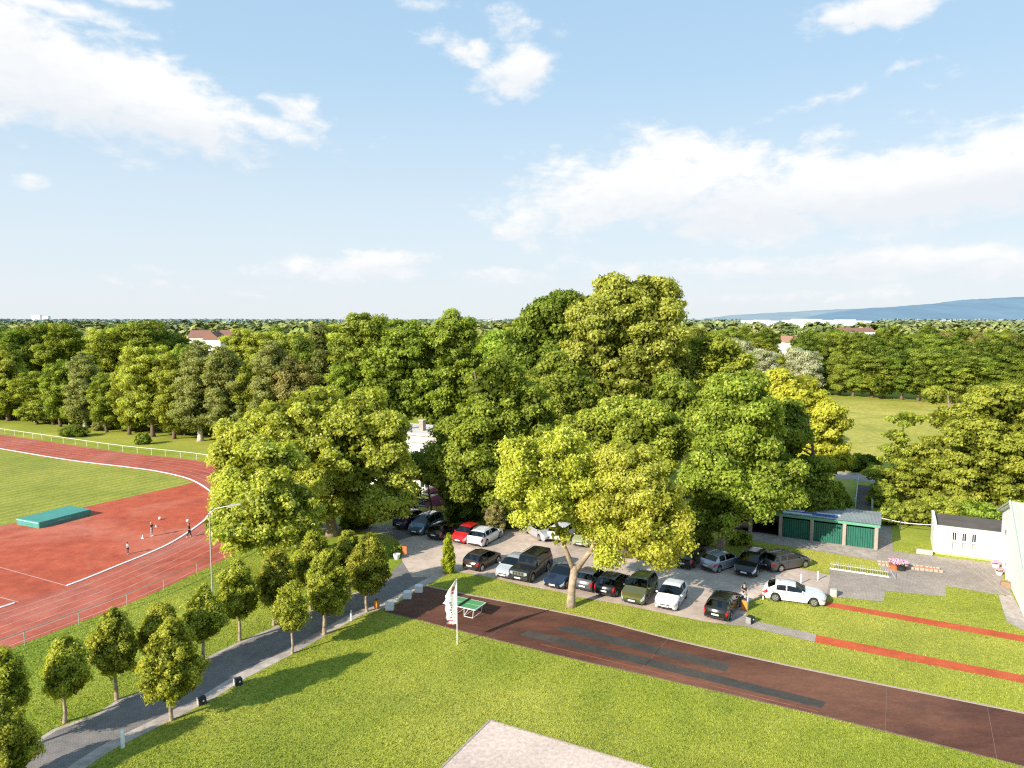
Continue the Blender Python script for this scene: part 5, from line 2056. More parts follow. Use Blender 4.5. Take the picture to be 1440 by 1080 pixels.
def car(label, kind, col, pos, heading, metal=.35, glass='glass', rails=False, roofcol=None, cladding=False, bars=False, group='cars parked in the yard', skylight=False):
    Lc, W, Hc, hood, cowl, rf0, rf1, gend, deck, wb, fo, wr, belt, tum = SPEC[kind]
    t = thing('parked_car', label, 'car', (pos[0], pos[1], 0), heading, group)
    dk = max(col) < .06
    paint = paint_mat('paint_' + label.split()[0], col, 0.0 if dk else metal, .2 if dk else .32)
    boxy = kind == 'jeep'
    if boxy:
        zt = [(0, .95), (.05, 1.04), (.3, hood), (cowl, hood + .06), (rf0, Hc - .03), (rf0 + .3, Hc), (rf1, Hc - .02), (gend, 1.2), (Lc - .03, 1.12), (Lc, .9)]
    elif kind == 'coupe':
        zt = [(0, .50), (.06, .60), (.4, hood - .02), (cowl, hood + .14), (rf0, Hc - .04), (rf0 + .35, Hc), (rf1, Hc - .05), (gend, deck + .02), (Lc - .12, deck), (Lc, .70)]
    else:
        zt = [(0, .56), (.06, .68), (.35, hood), (cowl, hood + .17), (rf0, Hc - .06), (rf0 + .45, Hc), (rf1 - .4, Hc - .02), (rf1, Hc - .06), (gend, deck + .04), (Lc - .06, deck - .08), (Lc, .68)]
    ss = set()
    n0 = int(Lc / .075)
    for i in range(n0 + 1):
        ss.add(round(Lc * i / n0, 3))
    for e in (.02, .05, .1, Lc - .02, Lc - .05, Lc - .1):
        ss.add(round(e, 3))
    ss = sorted(ss)
    Z = [(interp(zt, s - .05) + 2 * interp(zt, s) + interp(zt, s + .05)) / 4 for s in ss]
    fw = fo
    rw = fo + wb
    rows = []
    for s, ztop in zip(ss, Z):
        e0, e1 = s, Lc - s
        w = W / 2
        nose = .42 if not boxy else .16
        tail = .30 if not boxy else .12
        if e0 < nose:
            w *= 1 - (.20 if not boxy else .07) * (1 - e0 / nose) ** 2.2
        if e1 < tail:
            w *= 1 - (.13 if not boxy else .05) * (1 - e1 / tail) ** 2.2
        if e0 < .05:
            w *= .93
        if e1 < .05:
            w *= .95
        zs = min(ztop - .03, belt + .04 * (s / Lc) + (0.0))
        zb = .20 + (.10 if e0 < .05 or e1 < .05 else 0)
        arch = 0
        for xw in (fw, rw):
            dx = abs(s - xw)
            Ra = wr + .055
            if dx < Ra:
                arch = max(arch, wr + math.sqrt(Ra * Ra - dx * dx))
        zb = max(zb, arch)
        z1 = max(zb + .03, .34)
        z2 = max(z1 + .02, zs * .70)
        z2 = min(z2, zs - .05)
        z1 = min(z1, z2 - .01)
        zb = min(zb, z1 - .01)
        z5 = zs + .02
        if z5 > ztop - .005:
            z5 = ztop - .005
        w5 = w - .07
        z6 = z5 + max(0, ztop - z5) * .86
        w6 = w5 - tum * (z6 - z5)
        roofw = w6 - (.10 if ztop - z5 > .3 else .12)
        rows.append([(w - .05, zb), (w - .004, z1), (w, z2), (w - .015, zs - .03), (w - .045, zs), (w5, z5), (w6, z6), (roofw, ztop - .012), (roofw * .5, ztop + .005), (0, ztop + .012)])
    npt = 10
    vs = []
    for s, row in zip(ss, rows):
        x = Lc / 2 - s
        bf, br_ = max(0, 1 - s / .7), max(0, 1 - (Lc - s) / .7)
        kx = (.07 if boxy else .17) * (br_ - bf)
        for (y, z) in row:
            vs.append((x + kx * (y / (W / 2)) ** 2 - kx * .25, y, z))
        for (y, z) in row[:-1][::-1]:
            vs.append((x + kx * (y / (W / 2)) ** 2 - kx * .25, -y, z))
    K = 2 * npt - 1
    groups = {}

    def put_f(g_, f):
        groups.setdefault(g_, []).append(f)
    bp = rf0 + (rf1 - rf0) * .42   # B pillar
    cp = rf1 - .02 if kind not in ('estate', 'mpv', 'suv', 'jeep') else rf0 + (rf1 - rf0) * .86
    for i in range(len(ss) - 1):
        sm = (ss[i] + ss[i + 1]) / 2
        for j in range(K - 1):
            f = (i * K + j, i * K + j + 1, (i + 1) * K + j + 1, (i + 1) * K + j)
            jj = j if j < npt - 1 else K - 2 - j
            side = 'l' if j < npt - 1 else 'r'
            hgt = rows[i][6][1] - rows[i][5][1]
            gname = 'body'
            if jj == 5 and hgt > .14:
                if sm < bp - .03:
                    gname = ('side_window', side, 0)
                elif bp + .04 < sm < cp - .05:
                    gname = ('side_window', side, 1)
                elif cp + .04 < sm < gend - .38 and kind in ('estate', 'mpv', 'suv', 'jeep'):
                    gname = ('side_window', side, 2)
            if jj in (7, 8) or (jj == 6 and not boxy):
                if cowl + .06 < sm < rf0 - .02:
                    gname = ('windscreen', '', 0)
                if rf1 + .04 < sm < gend - .06:
                    gname = ('rear_window', '', 0)
                if skylight and jj in (7, 8) and rf0 + .35 < sm < rf1 - .7:
                    gname = ('roof_window', '', 0)
            if boxy and jj in (7, 8):
                if cowl + .05 < sm < rf0:
                    gname = ('windscreen', '', 0)
            if jj in (2, 3) and sm < .42 and not boxy:
                gname = ('headlight', side, 0) if jj == 3 or sm < .3 else 'body'
            if jj == 2 and sm > Lc - (.24 if kind != 'mpv' else .2):
                gname = ('tail_light', side, 0)
            if jj == 3 and sm > Lc - .16:
                gname = ('tail_light', side, 0)
            if jj == 0 and cladding:
                gname = ('sill', '', 0)
            put_f(gname, f)
    # end caps
    put_f('body', tuple(range(K)))
    nl = (len(ss) - 1) * K
    put_f('body', tuple(range(nl + K - 1, nl - 1, -1)))
    rf = roofcol

    def submesh(name, fs, m, sm=35):
        idx = {}
        v2, f2 = [], []
        for f in fs:
            ff = []
            for i in f:
                if i not in idx:
                    idx[i] = len(v2)
                    v2.append(vs[i])
                ff.append(idx[i])
            f2.append(tuple(ff))
        return MB().add(v2, f2).build(name, m, t, smooth=sm)
    for g_, fs in groups.items():
        if g_ == 'body':
            submesh('body', fs, paint)
        else:
            mm = {'side_window': M['car_glass'], 'windscreen': M['car_glass'], 'rear_window': M['car_glass'], 'roof_window': M['car_glass'], 'headlight': M['headlamp'], 'tail_light': M['taillamp'], 'sill': M['plastic']}[g_[0]]
            submesh(g_[0], fs, mm)
    xf, xr_ = Lc / 2, -Lc / 2
    MB().box((0, 0, .36), (Lc - .5, W - .34, .3)).build('underbody', M['under'], t)
    for sx_ in ((rf0 + .35), (rf0 + 1.30)):
        for sy in (.37, -.37):
            mb = MB()
            mb.bbox((xf - sx_ + .22, sy, .56), (.50, .48, .16), .04)
            mb.bbox((xf - sx_ - .10, sy, .84), (.14, .46, .56), .04)
            mb.bbox((xf - sx_ - .12, sy, min(Hc - .22, 1.20)), (.09, .24, .17), .03)
            mb.build('seat', M['upholstery'], t)
    MB().bbox((xf - cowl - .22, 0, belt - .10), (.50, W - .40, .16), .04).build('dashboard', M['plastic'], t)
    # wheels
    for xw in (fw, rw):
        for sy in (1, -1):
            xx = Lc / 2 - xw
            yy = sy * (W / 2 - .115)
            prof = [(wr - .05, -.105), (wr - .01, -.095), (wr, -.07), (wr, .07), (wr - .01, .095), (wr - .05, .105)]
            wh = MB().lathe(prof, 20, (xx, yy, wr), 'Y').build('wheel', M['tyre'], t, smooth=40)
            mb = MB()
            ro = wr * .66
            yo = sy * .108
            mb.lathe([(ro, yo - .004), (ro, yo + .004)] if sy > 0 else [(ro, yo - .004), (ro, yo + .004)], 18, (xx, yy, wr), 'Y')
            mb.build('rim_shadow', M['under'], wh)
            mb = MB()
            for k in range(5):
                a = 2 * PI * k / 5 + .3
                d = Vector((math.cos(a), 0, math.sin(a)))
                e = Vector((-math.sin(a), 0, math.cos(a)))
                cc = Vector((xx, yy + yo + sy * .010, wr))
                mb.add([cc + e * .045, cc + d * ro * .97 + e * .065, cc + d * ro * .97 - e * .065, cc - e * .045], [(0, 1, 2, 3)])
            ring_o = [Vector((xx + ro * 1.02 * math.cos(2 * PI * k / 18), yy + yo + sy * .009, wr + ro * 1.02 * math.sin(2 * PI * k / 18))) for k in range(18)]
            ring_i = [Vector((xx + ro * .86 * math.cos(2 * PI * k / 18), yy + yo + sy * .009, wr + ro * .86 * math.sin(2 * PI * k / 18))) for k in range(18)]
            mb.add(ring_o + ring_i, [(k, (k + 1) % 18, 18 + (k + 1) % 18, 18 + k) for k in range(18)])
            mb.build('rim', M['rim'], wh)
    # grille, plates, bumpers, mirrors, handles
    if boxy:
        MB().box((xf - .005, 0, .86), (.05, 1.25, .30)).build('grille', M['rim'], t)
        mb = MB()
        for k in range(7):
            mb.box((xf + .022, -.42 + k * .14, .86), (.02, .07, .24))
        mb.build('grille_slot', M['under'], t)
        for sy in (-.72, .72):
            MB().lathe([(.13, -.02), (.12, .03)], 14, (0, 0, 0), 'Y').build('headlight', M['headlamp'], t)
            hl = t.children[-1] if False else [c for c in COL.objects if c.parent == t and c.name.startswith('headlight')][-1]
            hl.location = (xf + .0, sy * .92, .88)
            hl.rotation_euler = (0, 0, R(-90))
        MB().bbox((xf + .06, 0, .52), (.20, W * .96, .20), .04).build('bumper', M['plastic'], t)
        MB().bbox((xr_ - .04, 0, .52), (.16, W * .94, .20), .04).build('bumper', M['plastic'], t)
        MB().box((xr_ + .03, 0, 1.5), (.04, 1.35, .42)).build('rear_window', M['glass'], t)
        sp = MB().lathe([(.33, -.09), (.36, -.06), (.36, .06), (.33, .09)], 18, (0, 0, 0), 'Y').build('spare_wheel', M['tyre'], t)
        sp.location = (xr_ - .14, 0, .98)
        sp.rotation_euler = (0, 0, R(90))
    else:
        MB().bbox((xf - .012, 0, .56), (.035, W * .42, .13), .01).build('grille', M['plastic'], t)
        MB().bbox((xf - .03, 0, .32), (.05, W * .62, .14), .02).build('lower_grille', M['plastic'], t)
        MB().bbox((xr_ + .03, 0, .34), (.07, W * .72, .12), .02).build('rear_bumper_insert', M['plastic'], t)
    MB().box((xf + (.17 if boxy else .012), 0, .44 if not boxy else .55), (.012, .52, .115)).build('number_plate', M['plate'], t)
    MB().box((xr_ - (.13 if boxy else .008), 0 if not boxy else .5, .56), (.012, .52, .115)).build('number_plate', M['plate'], t)
    for sy in (1, -1):
        MB().ball((xf - cowl - .28, sy * (W / 2 + .06), belt + .08), (.075, .11, .075), 8).build('side_mirror', paint, t, smooth=True)
    mb = MB()
    for sy in (1, -1):
        for sx in (rf0 + .35, bp + .75):
            mb.box((xf - sx - .25, sy * (W / 2 + .002), belt - .10), (.17, .03, .03))
    mb.build('door_handle', M['plastic'] if metal < .2 and sum(col) > 1.5 else paint, t)
    mb = MB()
    for sy in (1, -1):
        for sx in (cowl + .25, bp, bp + .95):
            mb.box((xf - sx, sy * (W / 2 - .006), (belt + .36) / 2), (.014, .02, belt - .42))
    mb.build('door_seam', M['under'], t)
    if rails:
        for sy in (1, -1):
            y = sy * (W / 2 - .07 - tum * (Hc - belt) * .86 - .06)
            MB().tube([(xf - rf0 - .35, y, Hc - .03), (xf - rf0 - .5, y, Hc + .05), (xf - rf1 + .45, y, Hc + .04), (xf - rf1 + .3, y, Hc - .05)], .02, 6).build('roof_rail', M['galv'] if rails == 2 else M['plastic'], t)
    if roofcol is not None:
        MB().bbox((xf - (rf0 + rf1) / 2 - .15, 0, Hc + .012), (rf1 - rf0 - .65, W * .56, .02), .03).build('roof_panel', roofcol, t)
    if not boxy:
        MB().tube([(xf - rf1 + .35, 0, Hc - .01), (xf - rf1 + .1, 0, Hc + .17)], .008, 4).build('aerial', M['plastic'], t)
    return t


def hv(h):
    return Vector((math.cos(R(h)), math.sin(R(h)), 0))


def from_wheels(p1, p2, side, heading, W):
    m_ = (G(*p1) + G(*p2)) / 2
    h = hv(heading)
    left = Vector((-h.y, h.x, 0))
    return m_ + left * (W / 2 - .05) * (1 if side == 'R' else -1)


def from_end(p, end, heading, Lc):
    g_ = G(*p)
    return g_ + hv(heading) * (Lc / 2) * (1 if end == 'rear' else -1)


def C(label, kind, col, pos, heading, **kw):
    return car(label, kind, col, pos, R(heading), **kw)


LG = 'cars parked around the yard'
K = dict(group=LG)
BLK = (.008, .008, .009)
C('dark blue estate seen from behind, leftmost in the back row', 'suv', (.02, .035, .12), from_end((560, 745), 'rear', 62, 4.45), 62, **K)
C('steel blue people carrier facing the camera, second in the back row', 'mpv', (.10, .16, .21), from_end((582, 753.5), 'front', 244, 4.5), 244, rails=1, **K)
C('black hatchback with pale roof reflection, third in the back row', 'hatch', BLK, from_end((609, 760.5), 'rear', 62, 4.05), 62, **K)
C('small red car facing the camera under the oak', 'mini', (.55, .012, .015), from_end((643, 766), 'front', 243, 3.65), 243, metal=.1, **K)
C('white estate with its rear to the camera, right of the red car', 'estate', (.78, .78, .78), from_wheels((682.7, 769), (704, 756), 'R', 63, 1.8), 63, metal=.05, rails=2, **K)
C('dark brown hatchback next to the columnar thuja', 'hatch', (.035, .022, .018), from_wheels((678, 804), (700.5, 791), 'R', 58, 1.74), 58, **K)
C('silver small hatchback facing the lawn, left of the boxy black off-roader', 'hatch', (.62, .63, .64), from_end((706.5, 816), 'front', 242, 4.05), 242, metal=.4, **K)
C('boxy black off-road car facing the lawn', 'jeep', (.012, .012, .012), from_wheels((750, 818), (771, 803), 'L', 242, 1.9), 242, rails=1, **K)
C('midnight blue sports coupe beside the plane tree trunk', 'coupe', (.012, .022, .06), from_end((776, 830), 'front', 242, 4.3), 242, **K)
C('silver and black small car half hidden right of the plane tree trunk', 'mini', (.10, .10, .11), from_end((818, 834), 'rear', 60, 3.65), 60, **K)
C('black hatchback with its red tail light to the lawn, left of the olive car', 'hatch', (.010, .011, .018), from_end((848, 841), 'rear', 60, 4.05), 60, **K)
C('olive green compact off-roader facing the lawn', 'suv', (.125, .125, .035), from_end((888, 852), 'front', 243, 4.3), 243, **K)
C('white compact car facing the lawn, right of the olive one', 'hatch', (.82, .82, .82), from_end((934, 861), 'front', 243, 4.2), 243, metal=.05, **K)
C('black estate with leaf reflections in its flank beside the orange bin', 'estate', (.010, .010, .011), from_end((1005, 875), 'rear', 58, 4.65), 58, **K)
C('silver van-like car under the left crown of the plane tree', 'mpv', (.50, .50, .52), from_wheels((731, 756), (751, 762), 'R', 300, 1.8) + Vector((.6, .8, 0)), 296, **K)
C('white estate half hidden behind the plane tree trunk', 'estate', (.78, .78, .78), from_end((779, 764), 'rear', 62, 4.65), 62, metal=.05, **K)
C('pale green small car under the plane tree leaves', 'mini', (.42, .45, .20), from_end((814, 771), 'front', 243, 3.65), 243, **K)
C('dark grey car glimpsed under the middle of the plane tree', 'hatch', (.07, .07, .08), from_end((868, 786), 'rear', 62, 4.05), 62, **K)
C('black car under the right tip of the plane tree crown', 'estate', BLK, from_end((958, 801), 'rear', 58, 4.65), 58, **K)
C('silver blue hatchback seen from behind, at the foot of the broad maple', 'hatch', (.36, .39, .44), from_wheels((1013, 806), (1037, 796), 'R', 38, 1.74), 36, metal=.45, **K)
C('black small off-roader facing the camera, right of the silver blue hatchback', 'suv', (.008, .009, .014), from_end((1047, 812), 'front', 236, 4.3), 234, rails=1, **K)
C('dark grey estate seen from its right side, behind the white hatchback', 'estate', (.085, .082, .08), Vector((23.75, 60.1, 0)), 23, rails=1, **K)
C('white hatchback parked across the orange runway', 'compact', (.82, .82, .82), from_wheels((1091, 846), (1143, 853), 'R', -21, 1.76), -21, metal=.05, **K)


# ------------------------------------------------------------------ people
def skinned(name, joints, edges, m, parent, sub=2, root=0):
    me = bpy.data.meshes.new(name)
    names = list(joints)
    me.from_pydata([joints[k][0] for k in names], [(names.index(a), names.index(b)) for a, b in edges], [])
    ob = bpy.data.objects.new(name, me)
    COL.objects.link(ob)
    me.materials.append(m)
    sk = ob.modifiers.new('skin', 'SKIN')
    sk.use_smooth_shade = True
    for i, k in enumerate(names):
        r = joints[k][1]
        me.skin_vertices[0].data[i].radius = r if isinstance(r, tuple) else (r, r)
    me.skin_vertices[0].data[root].use_root = True
    ss_ = ob.modifiers.new('sub', 'SUBSURF')
    ss_.levels = sub
    ss_.render_levels = sub
    ob.parent = parent
    return ob


def person(label, loc, heading, h, shirt, legs, hairm, arml, armr, stride=.05, shorts=False, shoes='white_paint', long_sleeve=False, fwd=0.0):
    """local +x is the way the person faces; arml/armr: (elbow, wrist) in units of height"""
    t = thing('person', label, 'person', (loc[0], loc[1], 0), heading)
    f = h
    J = {}

    def P(k, x, y, z, r):
        J[k] = (Vector((x * f, y * f, z * f)), (r[0] * f, r[1] * f) if isinstance(r, tuple) else r * f)
    P('pelvis', 0, 0, .52, (.085, .06))
    P('waist', 0, 0, .60, (.075, .052))
    P('chest', fwd * .5, 0, .72, (.095, .062))
    P('neckb', fwd, 0, .81, (.045, .04))
    P('neck', fwd * 1.1, 0, .85, .030)
    P('skull', fwd * 1.3 + .004, 0, .90, (.052, .056))
    P('crown', fwd * 1.3, 0, .955, (.042, .048))
    for s, nm, arm in ((1, 'l', arml), (-1, 'r', armr)):
        P('sh' + nm, fwd * .8, s * .115, .80, .036)
        P('el' + nm, arm[0][0], s * arm[0][1], arm[0][2], .024)
        P('wr' + nm, arm[1][0], s * arm[1][1], arm[1][2], .016)
        dv = (J['wr' + nm][0] - J['el' + nm][0]).normalized() * (.045 * f)
        J['pa' + nm] = (J['wr' + nm][0] + dv, .018 * f)
        sx = s * stride
        P('hip' + nm, 0, s * .05, .49, .050)
        P('kn' + nm, sx * .6 + .012, s * .055, .28, .034)
        P('an' + nm, sx, s * .06, .05, .020)
        P('to' + nm, sx + .085, s * .07, .018, .020)
    E = [('pelvis', 'waist'), ('waist', 'chest'), ('chest', 'neckb'), ('neckb', 'neck'), ('neck', 'skull'), ('skull', 'crown')]
    for nm in 'lr':
        E += [('chest', 'sh' + nm), ('sh' + nm, 'el' + nm), ('el' + nm, 'wr' + nm), ('wr' + nm, 'pa' + nm), ('pelvis', 'hip' + nm), ('hip' + nm, 'kn' + nm), ('kn' + nm, 'an' + nm), ('an' + nm, 'to' + nm)]
    skinned('body', J, E, M['skin'], t)
    # fingers, nose, ears and eyes
    mb = MB()
    for s, nm in ((1, 'l'), (-1, 'r')):
        pa, wr_ = J['pa' + nm][0], J['wr' + nm][0]
        d = (pa - wr_).normalized()
        e = d.cross(Vector((1, 0, .2))).normalized()
        g_ = d.cross(e)
        for k, ln in enumerate((.038, .045, .042, .033)):
            b0 = pa + e * (k - 1.5) * .010 * f
            mb.tube([b0, b0 + d * ln * f * .6, b0 + (d * .85 + g_ * .5).normalized() * ln * f * 1.05], [.0055 * f, .005 * f, .0035 * f], 5)
        mb.tube([wr_ + d * .015 * f, wr_ + d * .03 * f + e * .022 * f, wr_ + d * .05 * f + e * .028 * f], [.006 * f, .0055 * f, .004 * f], 5)
    sk_ = J['skull'][0]
    mb.add([sk_ + Vector((.050, -.008, -.005)) * f, sk_ + Vector((.050, .008, -.005)) * f, sk_ + Vector((.050, 0, .025)) * f, sk_ + Vector((.068, 0, -.003)) * f], [(0, 1, 3), (1, 2, 3), (2, 0, 3)])
    for s in (-1, 1):
        mb.ball(sk_ + Vector((0, s * .055, .005)) * f, (.008 * f, .005 * f, .014 * f), 6)
    mb.build('hands_and_features', M['skin'], t)
    mb = MB()
    for s in (-1, 1):
        mb.ball(sk_ + Vector((.050, s * .018, .018)) * f, .006 * f, 6)
    mb.box(sk_ + Vector((.052, 0, -.022)) * f, (.006 * f, .022 * f, .005 * f))
    mb.build('eyes_and_mouth', M['hair'], t)
    # hair
    cr = J['crown'][0]
    MB().ball(cr + Vector((-.010, 0, -.004)) * f, (.056 * f, .056 * f, .052 * f), 12).build('hair', hairm, t, smooth=True)
    # shirt
    g_ = 1.16
    S_ = {k: (J[k][0].copy(), (J[k][1][0] * g_, J[k][1][1] * g_) if isinstance(J[k][1], tuple) else J[k][1] * g_ * 1.1) for k in ('pelvis', 'waist', 'chest', 'neckb', 'shl', 'shr', 'ell', 'elr')}
    S_['pelvis'] = (S_['pelvis'][0] + Vector((0, 0, .01 * f)), S_['pelvis'][1])
    S_['neckb'] = (S_['neckb'][0] - Vector((0, 0, .008 * f)), (.048 * f, .042 * f))
    Es = [('pelvis', 'waist'), ('waist', 'chest'), ('chest', 'neckb'), ('chest', 'shl'), ('chest', 'shr'), ('shl', 'ell'), ('shr', 'elr')]
    if long_sleeve:
        for nm in 'lr':
            S_['wr' + nm] = (J['wr' + nm][0].copy(), .022 * f)
            Es.append(('el' + nm, 'wr' + nm))
    skinned('shirt', S_, Es, shirt, t)
    # trousers or shorts
    T_ = {'pelvis': (J['pelvis'][0] - Vector((0, 0, .005 * f)), (.090 * f, .066 * f))}
    Et = []
    for nm in 'lr':
        T_['hip' + nm] = (J['hip' + nm][0], .058 * f)
        T_['kn' + nm] = (J['kn' + nm][0], .044 * f)
        Et += [('pelvis', 'hip' + nm), ('hip' + nm, 'kn' + nm)]
        if not shorts:
            T_['an' + nm] = (J['an' + nm][0] + Vector((0, 0, .01 * f)), .030 * f)
            Et.append(('kn' + nm, 'an' + nm))
    skinned('trousers' if not shorts else 'shorts', T_, Et, legs, t)
    for s, nm in ((1, 'l'), (-1, 'r')):
        a, b_ = J['an' + nm][0], J['to' + nm][0]
        MB().tube([Vector((a.x - .02 * f, a.y, .028 * f)), Vector((a.x + .02 * f, a.y, .03 * f)), Vector((b_.x, b_.y, .022 * f)), Vector((b_.x + .015 * f, b_.y, .018 * f))], [.022 * f, .027 * f, .024 * f, .012 * f], 8).build('shoe', M[shoes], t, smooth=True)
    return t


g1 = G(180, 779)
person('child in a grey top at the inside of the track, arm raised', g1, R(60), 1.12, M['cloth_grey'], M['cloth_dark'], M['hair'], ((.05, .17, .68), (.10, .12, .82)), ((.02, .17, .62), (.05, .19, .50)), .06)
g2 = G(213.5, 754)
person('child in black with pale shoes, middle of the red surface', g2, R(15), 1.45, M['cloth_black'], M['cloth_grey'], M['hair_fair'], ((.08, .16, .70), (.20, .15, .74)), ((.06, .16, .66), (.17, .14, .66)), .03)
g3 = G(266.5, 755)
person('child in dark clothes striding over the white track kerb holding a white ball overhead', g3, R(200), 1.38, M['cloth_dark'], M['cloth_black'], M['hair'], ((.05, .15, .90), (.06, .06, 1.02)), ((.05, .15, .90), (.06, .06, 1.02)), .12)


def ball_(label, pos, r, grp=None):
    t = thing('white_ball', label, 'ball', pos, 0, grp)
    MB().ball((0, 0, 0), r, 14).build('shell', M['white_paint'], t, smooth=True)
    MB().lathe([(r * 1.003, -.01), (r * 1.003, .01)], 20).build('seam', M['grey_box'], t)
    return t


c3 = hv(200)
ball_('white ball held overhead by the striding child', (g3.x + c3.x * .09, g3.y + c3.y * .09, 1.38 * 1.10 + .13), .17)
pb_ = G(225, 731)
ball_('white ball lying on the red surface behind the child in black', (pb_.x, pb_.y, .17), .17)
p = G(201, 757)
t = thing('marker_cone', 'small white marker cone left of the child in black', 'cone', (p.x, p.y, 0))
MB().lathe([(.12, .02), (.05, .26), (.02, .36)], 12).build('cone', M['white_paint'], t, smooth=40)
MB().bbox((0, 0, .012), (.28, .28, .024), .01).build('base', M['white_paint'], t)
p = G(219.5, 741)
t = thing('marker_cone', 'small white marker cone just behind the child in black', 'cone', (p.x, p.y, 0))
MB().lathe([(.10, .02), (.04, .22), (.02, .30)], 12).build('cone', M['white_paint'], t, smooth=40)
MB().bbox((0, 0, .012), (.24, .24, .024), .01).build('base', M['white_paint'], t)
g4 = G(1046.5, 851)
person('man in a black top and grey trousers standing behind the orange bin', g4, R(200), 1.76, M['cloth_black'], M['cloth_grey'], M['hair'], ((.05, .15, .66), (.14, .08, .72)), ((.06, .15, .68), (.13, .06, .80)), .02, shoes='cloth_dark', fwd=.012)

# ------------------------------------------------------------------ light and sky
sun_dir = Vector((-.757 * math.cos(R(26)), -.655 * math.cos(R(26)), math.sin(R(26)))).normalized()
sl = bpy.data.lights.new('sun', 'SUN')
sl.energy = 8.0
sl.angle = R(.55)
sl.color = (1.0, .925, .80)
so = bpy.data.objects.new('sun', sl)
COL.objects.link(so)
so.location = (-40, -40, 60)
so.rotation_euler = sun_dir.to_track_quat('Z', 'Y').to_euler()

w = bpy.data.worlds.new("World")
scene.world = w
w.use_nodes = True
nt = w.node_tree
nt.nodes.clear()
out = nt.nodes.new("ShaderNodeOutputWorld")
sky = N(nt, "ShaderNodeTexSky")
sky.sky_type = 'NISHITA'
sky.sun_disc = False
sky.sun_elevation = R(26)
sky.sun_rotation = math.atan2(sun_dir.x, sun_dir.y) % (2 * PI)
sky.air_density = 1.0
sky.dust_density = 1.5
sky.ozone_density = 1.2
bg1 = N(nt, "ShaderNodeBackground")
SKY_S = .13
bg1.inputs[1].default_value = SKY_S

tc = N(nt, "ShaderNodeTexCoord")
nrmz = N(nt, "ShaderNodeVectorMath", operation='NORMALIZE')
L(nt, tc.outputs["Generated"], nrmz.inputs[0])
sp = N(nt, "ShaderNodeSeparateXYZ")
L(nt, nrmz.outputs[0], sp.inputs[0])
az = math_node(nt, 'ARCTAN2', sp.outputs[0], sp.outputs[1])
el = math_node(nt, 'ARCSINE', sp.outputs[2])
# thin summer haze whitens the sky towards the horizon
hf = N(nt, "ShaderNodeMapRange")
hf.interpolation_type = 'SMOOTHSTEP'
hf.inputs[1].default_value = R(-2)
hf.inputs[2].default_value = R(30)
hf.inputs[3].default_value = .92
hf.inputs[4].default_value = .82
L(nt, el, hf.inputs[0])
k_ = 1.0 / SKY_S
grad = N(nt, "ShaderNodeMapRange")
grad.data_type = 'FLOAT_VECTOR'
comb = ramp(nt, math_node(nt, 'DIVIDE', el, R(32), clamp=True), [(0.0, (.87, .93, .97)), (.25, (.74, .88, .99)), (.55, (.54, .77, .99)), (1.0, (.40, .665, .955))])
gsc = N(nt, "ShaderNodeVectorMath", operation='SCALE')
L(nt, comb, gsc.inputs[0])
gsc.inputs["Scale"].default_value = k_
skc = mixc(nt, hf.outputs[0], sky.outputs[0], gsc.outputs[0])
L(nt, skc, bg1.inputs[0])
# cumulus: banks placed by azimuth and elevation, broken up by noise
cxy = N(nt, "ShaderNodeCombineXYZ")
L(nt, az, cxy.inputs[0])
L(nt, math_node(nt, 'MULTIPLY', el, 1.9), cxy.inputs[1])
n1 = noise(nt, cxy.outputs[0], 7.0, 9, .58, .25)
n2 = noise(nt, cxy.outputs[0], 30.0, 6, .6, .3)
nn = math_node(nt, 'ADD', math_node(nt, 'MULTIPLY', math_node(nt, 'SUBTRACT', n1, .5), 3.6), math_node(nt, 'MULTIPLY', math_node(nt, 'SUBTRACT', n2, .5), 1.8))
clouds = [(60, 95, 165, 58, 14, 1.25), (215, 130, 130, 42, 22, 1.2), (195, 168, 90, 22, 5, 1.1), (350, 170, 85, 20, 15, .9), (405, 152, 42, 17, 25, .75), (430, 146, 14, 12, 0, .7), (90, 14, 110, 18, 8, .8), (190, 3, 50, 9, 0, .7),
          (730, 103, 48, 24, -10, 1.3), (650, 72, 55, 18, 12, .9), (705, 20, 50, 24, 10, .8), (790, 45, 34, 22, 30, .45), (595, 5, 35, 9, 0, .6),
          (870, 275, 150, 52, -8, 1.15), (1010, 245, 190, 42, 4, 1.0), (1150, 280, 200, 44, -4, 1.2), (1360, 245, 170, 46, -12, 1.25), (1440, 230, 90, 45, 0, 1.2), (1150, 205, 70, 30, -15, .7), (1130, 148, 90, 13, -14, .85), (1190, 130, 40, 12, -10, .7),
          (1240, 12, 75, 16, 0, .9), (800, 200, 80, 16, -15, .45), (1385, 98, 70, 10, 0, .5), (1300, 195, 60, 10, 0, .35),
          (545, 362, 60, 15, 0, .95), (460, 378, 130, 16, 0, .8), (700, 388, 75, 16, 0, .75), (720, 325, 34, 16, 0, .8), (1010, 378, 210, 17, 0, .85), (1290, 368, 190, 18, -1, 1.0), (1440, 372, 80, 20, 0, .9), (1150, 415, 300, 16, 0, .55), (790, 360, 50, 12, 0, .5), (250, 402, 140, 12, 0, .5), (230, 380, 40, 9, 0, .5), (45, 256, 20, 9, 0, .55), (530, 200, 34, 12, 0, .3), (1190, 350, 60, 10, 0, .5)]
dens = None
shade = None
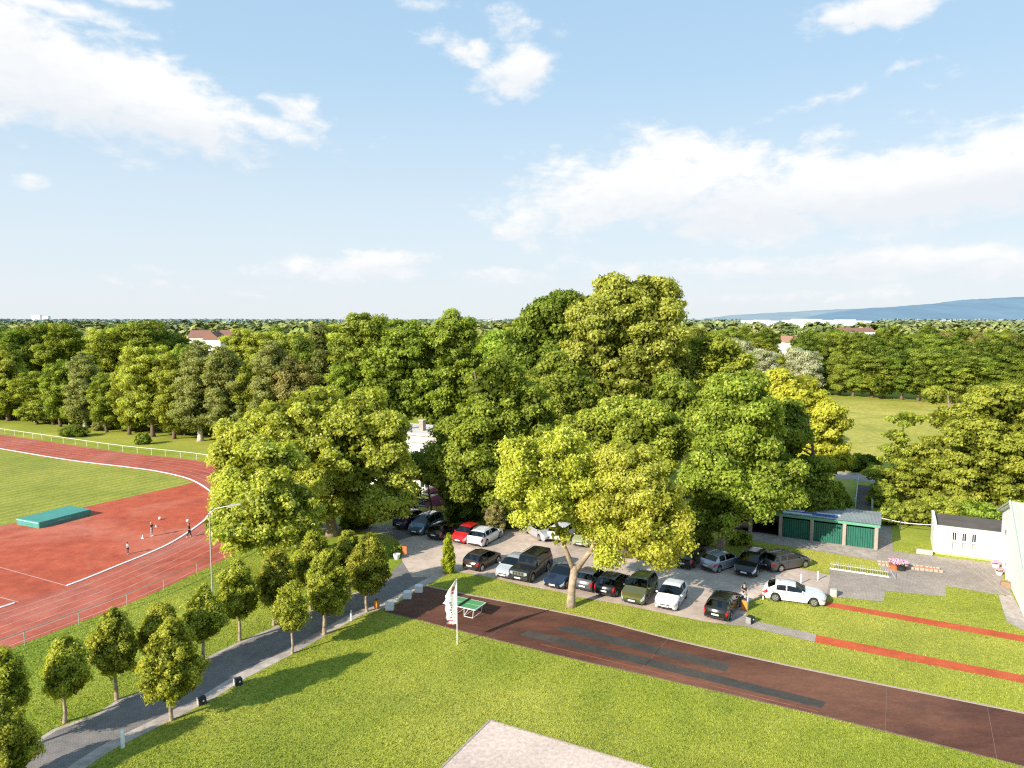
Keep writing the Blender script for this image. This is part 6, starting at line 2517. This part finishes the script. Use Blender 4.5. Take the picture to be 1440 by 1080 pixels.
for (cx, cy, rx, ry, rot, amp) in clouds:
    d = ray(cx, cy).normalized()
    a0, e0 = math.atan2(d.x, d.y), math.asin(d.z)
    sx, sy = rx / F * 1.15, ry / F * 1.15
    ca_, sa_ = math.cos(R(-rot)), math.sin(R(-rot))
    da = math_node(nt, 'SUBTRACT', az, a0)
    de = math_node(nt, 'SUBTRACT', el, e0)
    u_ = math_node(nt, 'ADD', math_node(nt, 'MULTIPLY', da, ca_ / sx), math_node(nt, 'MULTIPLY', de, sa_ / sx))
    v_ = math_node(nt, 'ADD', math_node(nt, 'MULTIPLY', da, -sa_ / sy), math_node(nt, 'MULTIPLY', de, ca_ / sy))
    r2 = math_node(nt, 'ADD', math_node(nt, 'MULTIPLY', u_, u_), math_node(nt, 'MULTIPLY', v_, v_))
    g_ = math_node(nt, 'MULTIPLY', math_node(nt, 'POWER', 2.718, math_node(nt, 'MULTIPLY', r2, -.8)), amp)
    s_ = math_node(nt, 'MULTIPLY', g_, v_)
    dens = g_ if dens is None else math_node(nt, 'MAXIMUM', dens, g_)
    shade = s_ if shade is None else math_node(nt, 'ADD', shade, s_)
dn = math_node(nt, 'ADD', dens, math_node(nt, 'MULTIPLY', nn, .55))
mask = N(nt, "ShaderNodeMapRange")
mask.interpolation_type = 'SMOOTHSTEP'
mask.inputs[1].default_value = .36
mask.inputs[2].default_value = .98
mask.inputs[3].default_value = 0
mask.inputs[4].default_value = .96
L(nt, dn, mask.inputs[0])
cs = N(nt, "ShaderNodeMapRange")
cs.inputs[1].default_value = -.9
cs.inputs[2].default_value = .6
L(nt, math_node(nt, 'ADD', shade, math_node(nt, 'MULTIPLY', math_node(nt, 'SUBTRACT', n2, .5), 1.5)), cs.inputs[0])
ccol = mixc(nt, cs.outputs[0], (.86, .90, .95), (1.06, 1.05, 1.03))
bg2 = N(nt, "ShaderNodeBackground")
L(nt, ccol, bg2.inputs[0])
bg2.inputs[1].default_value = 1.0
mx = N(nt, "ShaderNodeMixShader")
L(nt, mask.outputs[0], mx.inputs[0])
L(nt, bg1.outputs[0], mx.inputs[1])
L(nt, bg2.outputs[0], mx.inputs[2])
L(nt, mx.outputs[0], out.inputs[0])
w.cycles.sampling_method = 'MANUAL'
w.cycles.sample_map_resolution = 512

scene.view_settings.view_transform = 'Standard'
scene.view_settings.look = 'None'
scene.view_settings.exposure = 0
scene.view_settings.gamma = 1
scene.cycles.max_bounces = 6
scene.cycles.diffuse_bounces = 3
scene.cycles.glossy_bounces = 3
scene.cycles.transmission_bounces = 3
scene.cycles.use_denoising = False
scene.cycles.filter_width = 1.25
scene.cycles.caustics_reflective = False
scene.cycles.caustics_refractive = False
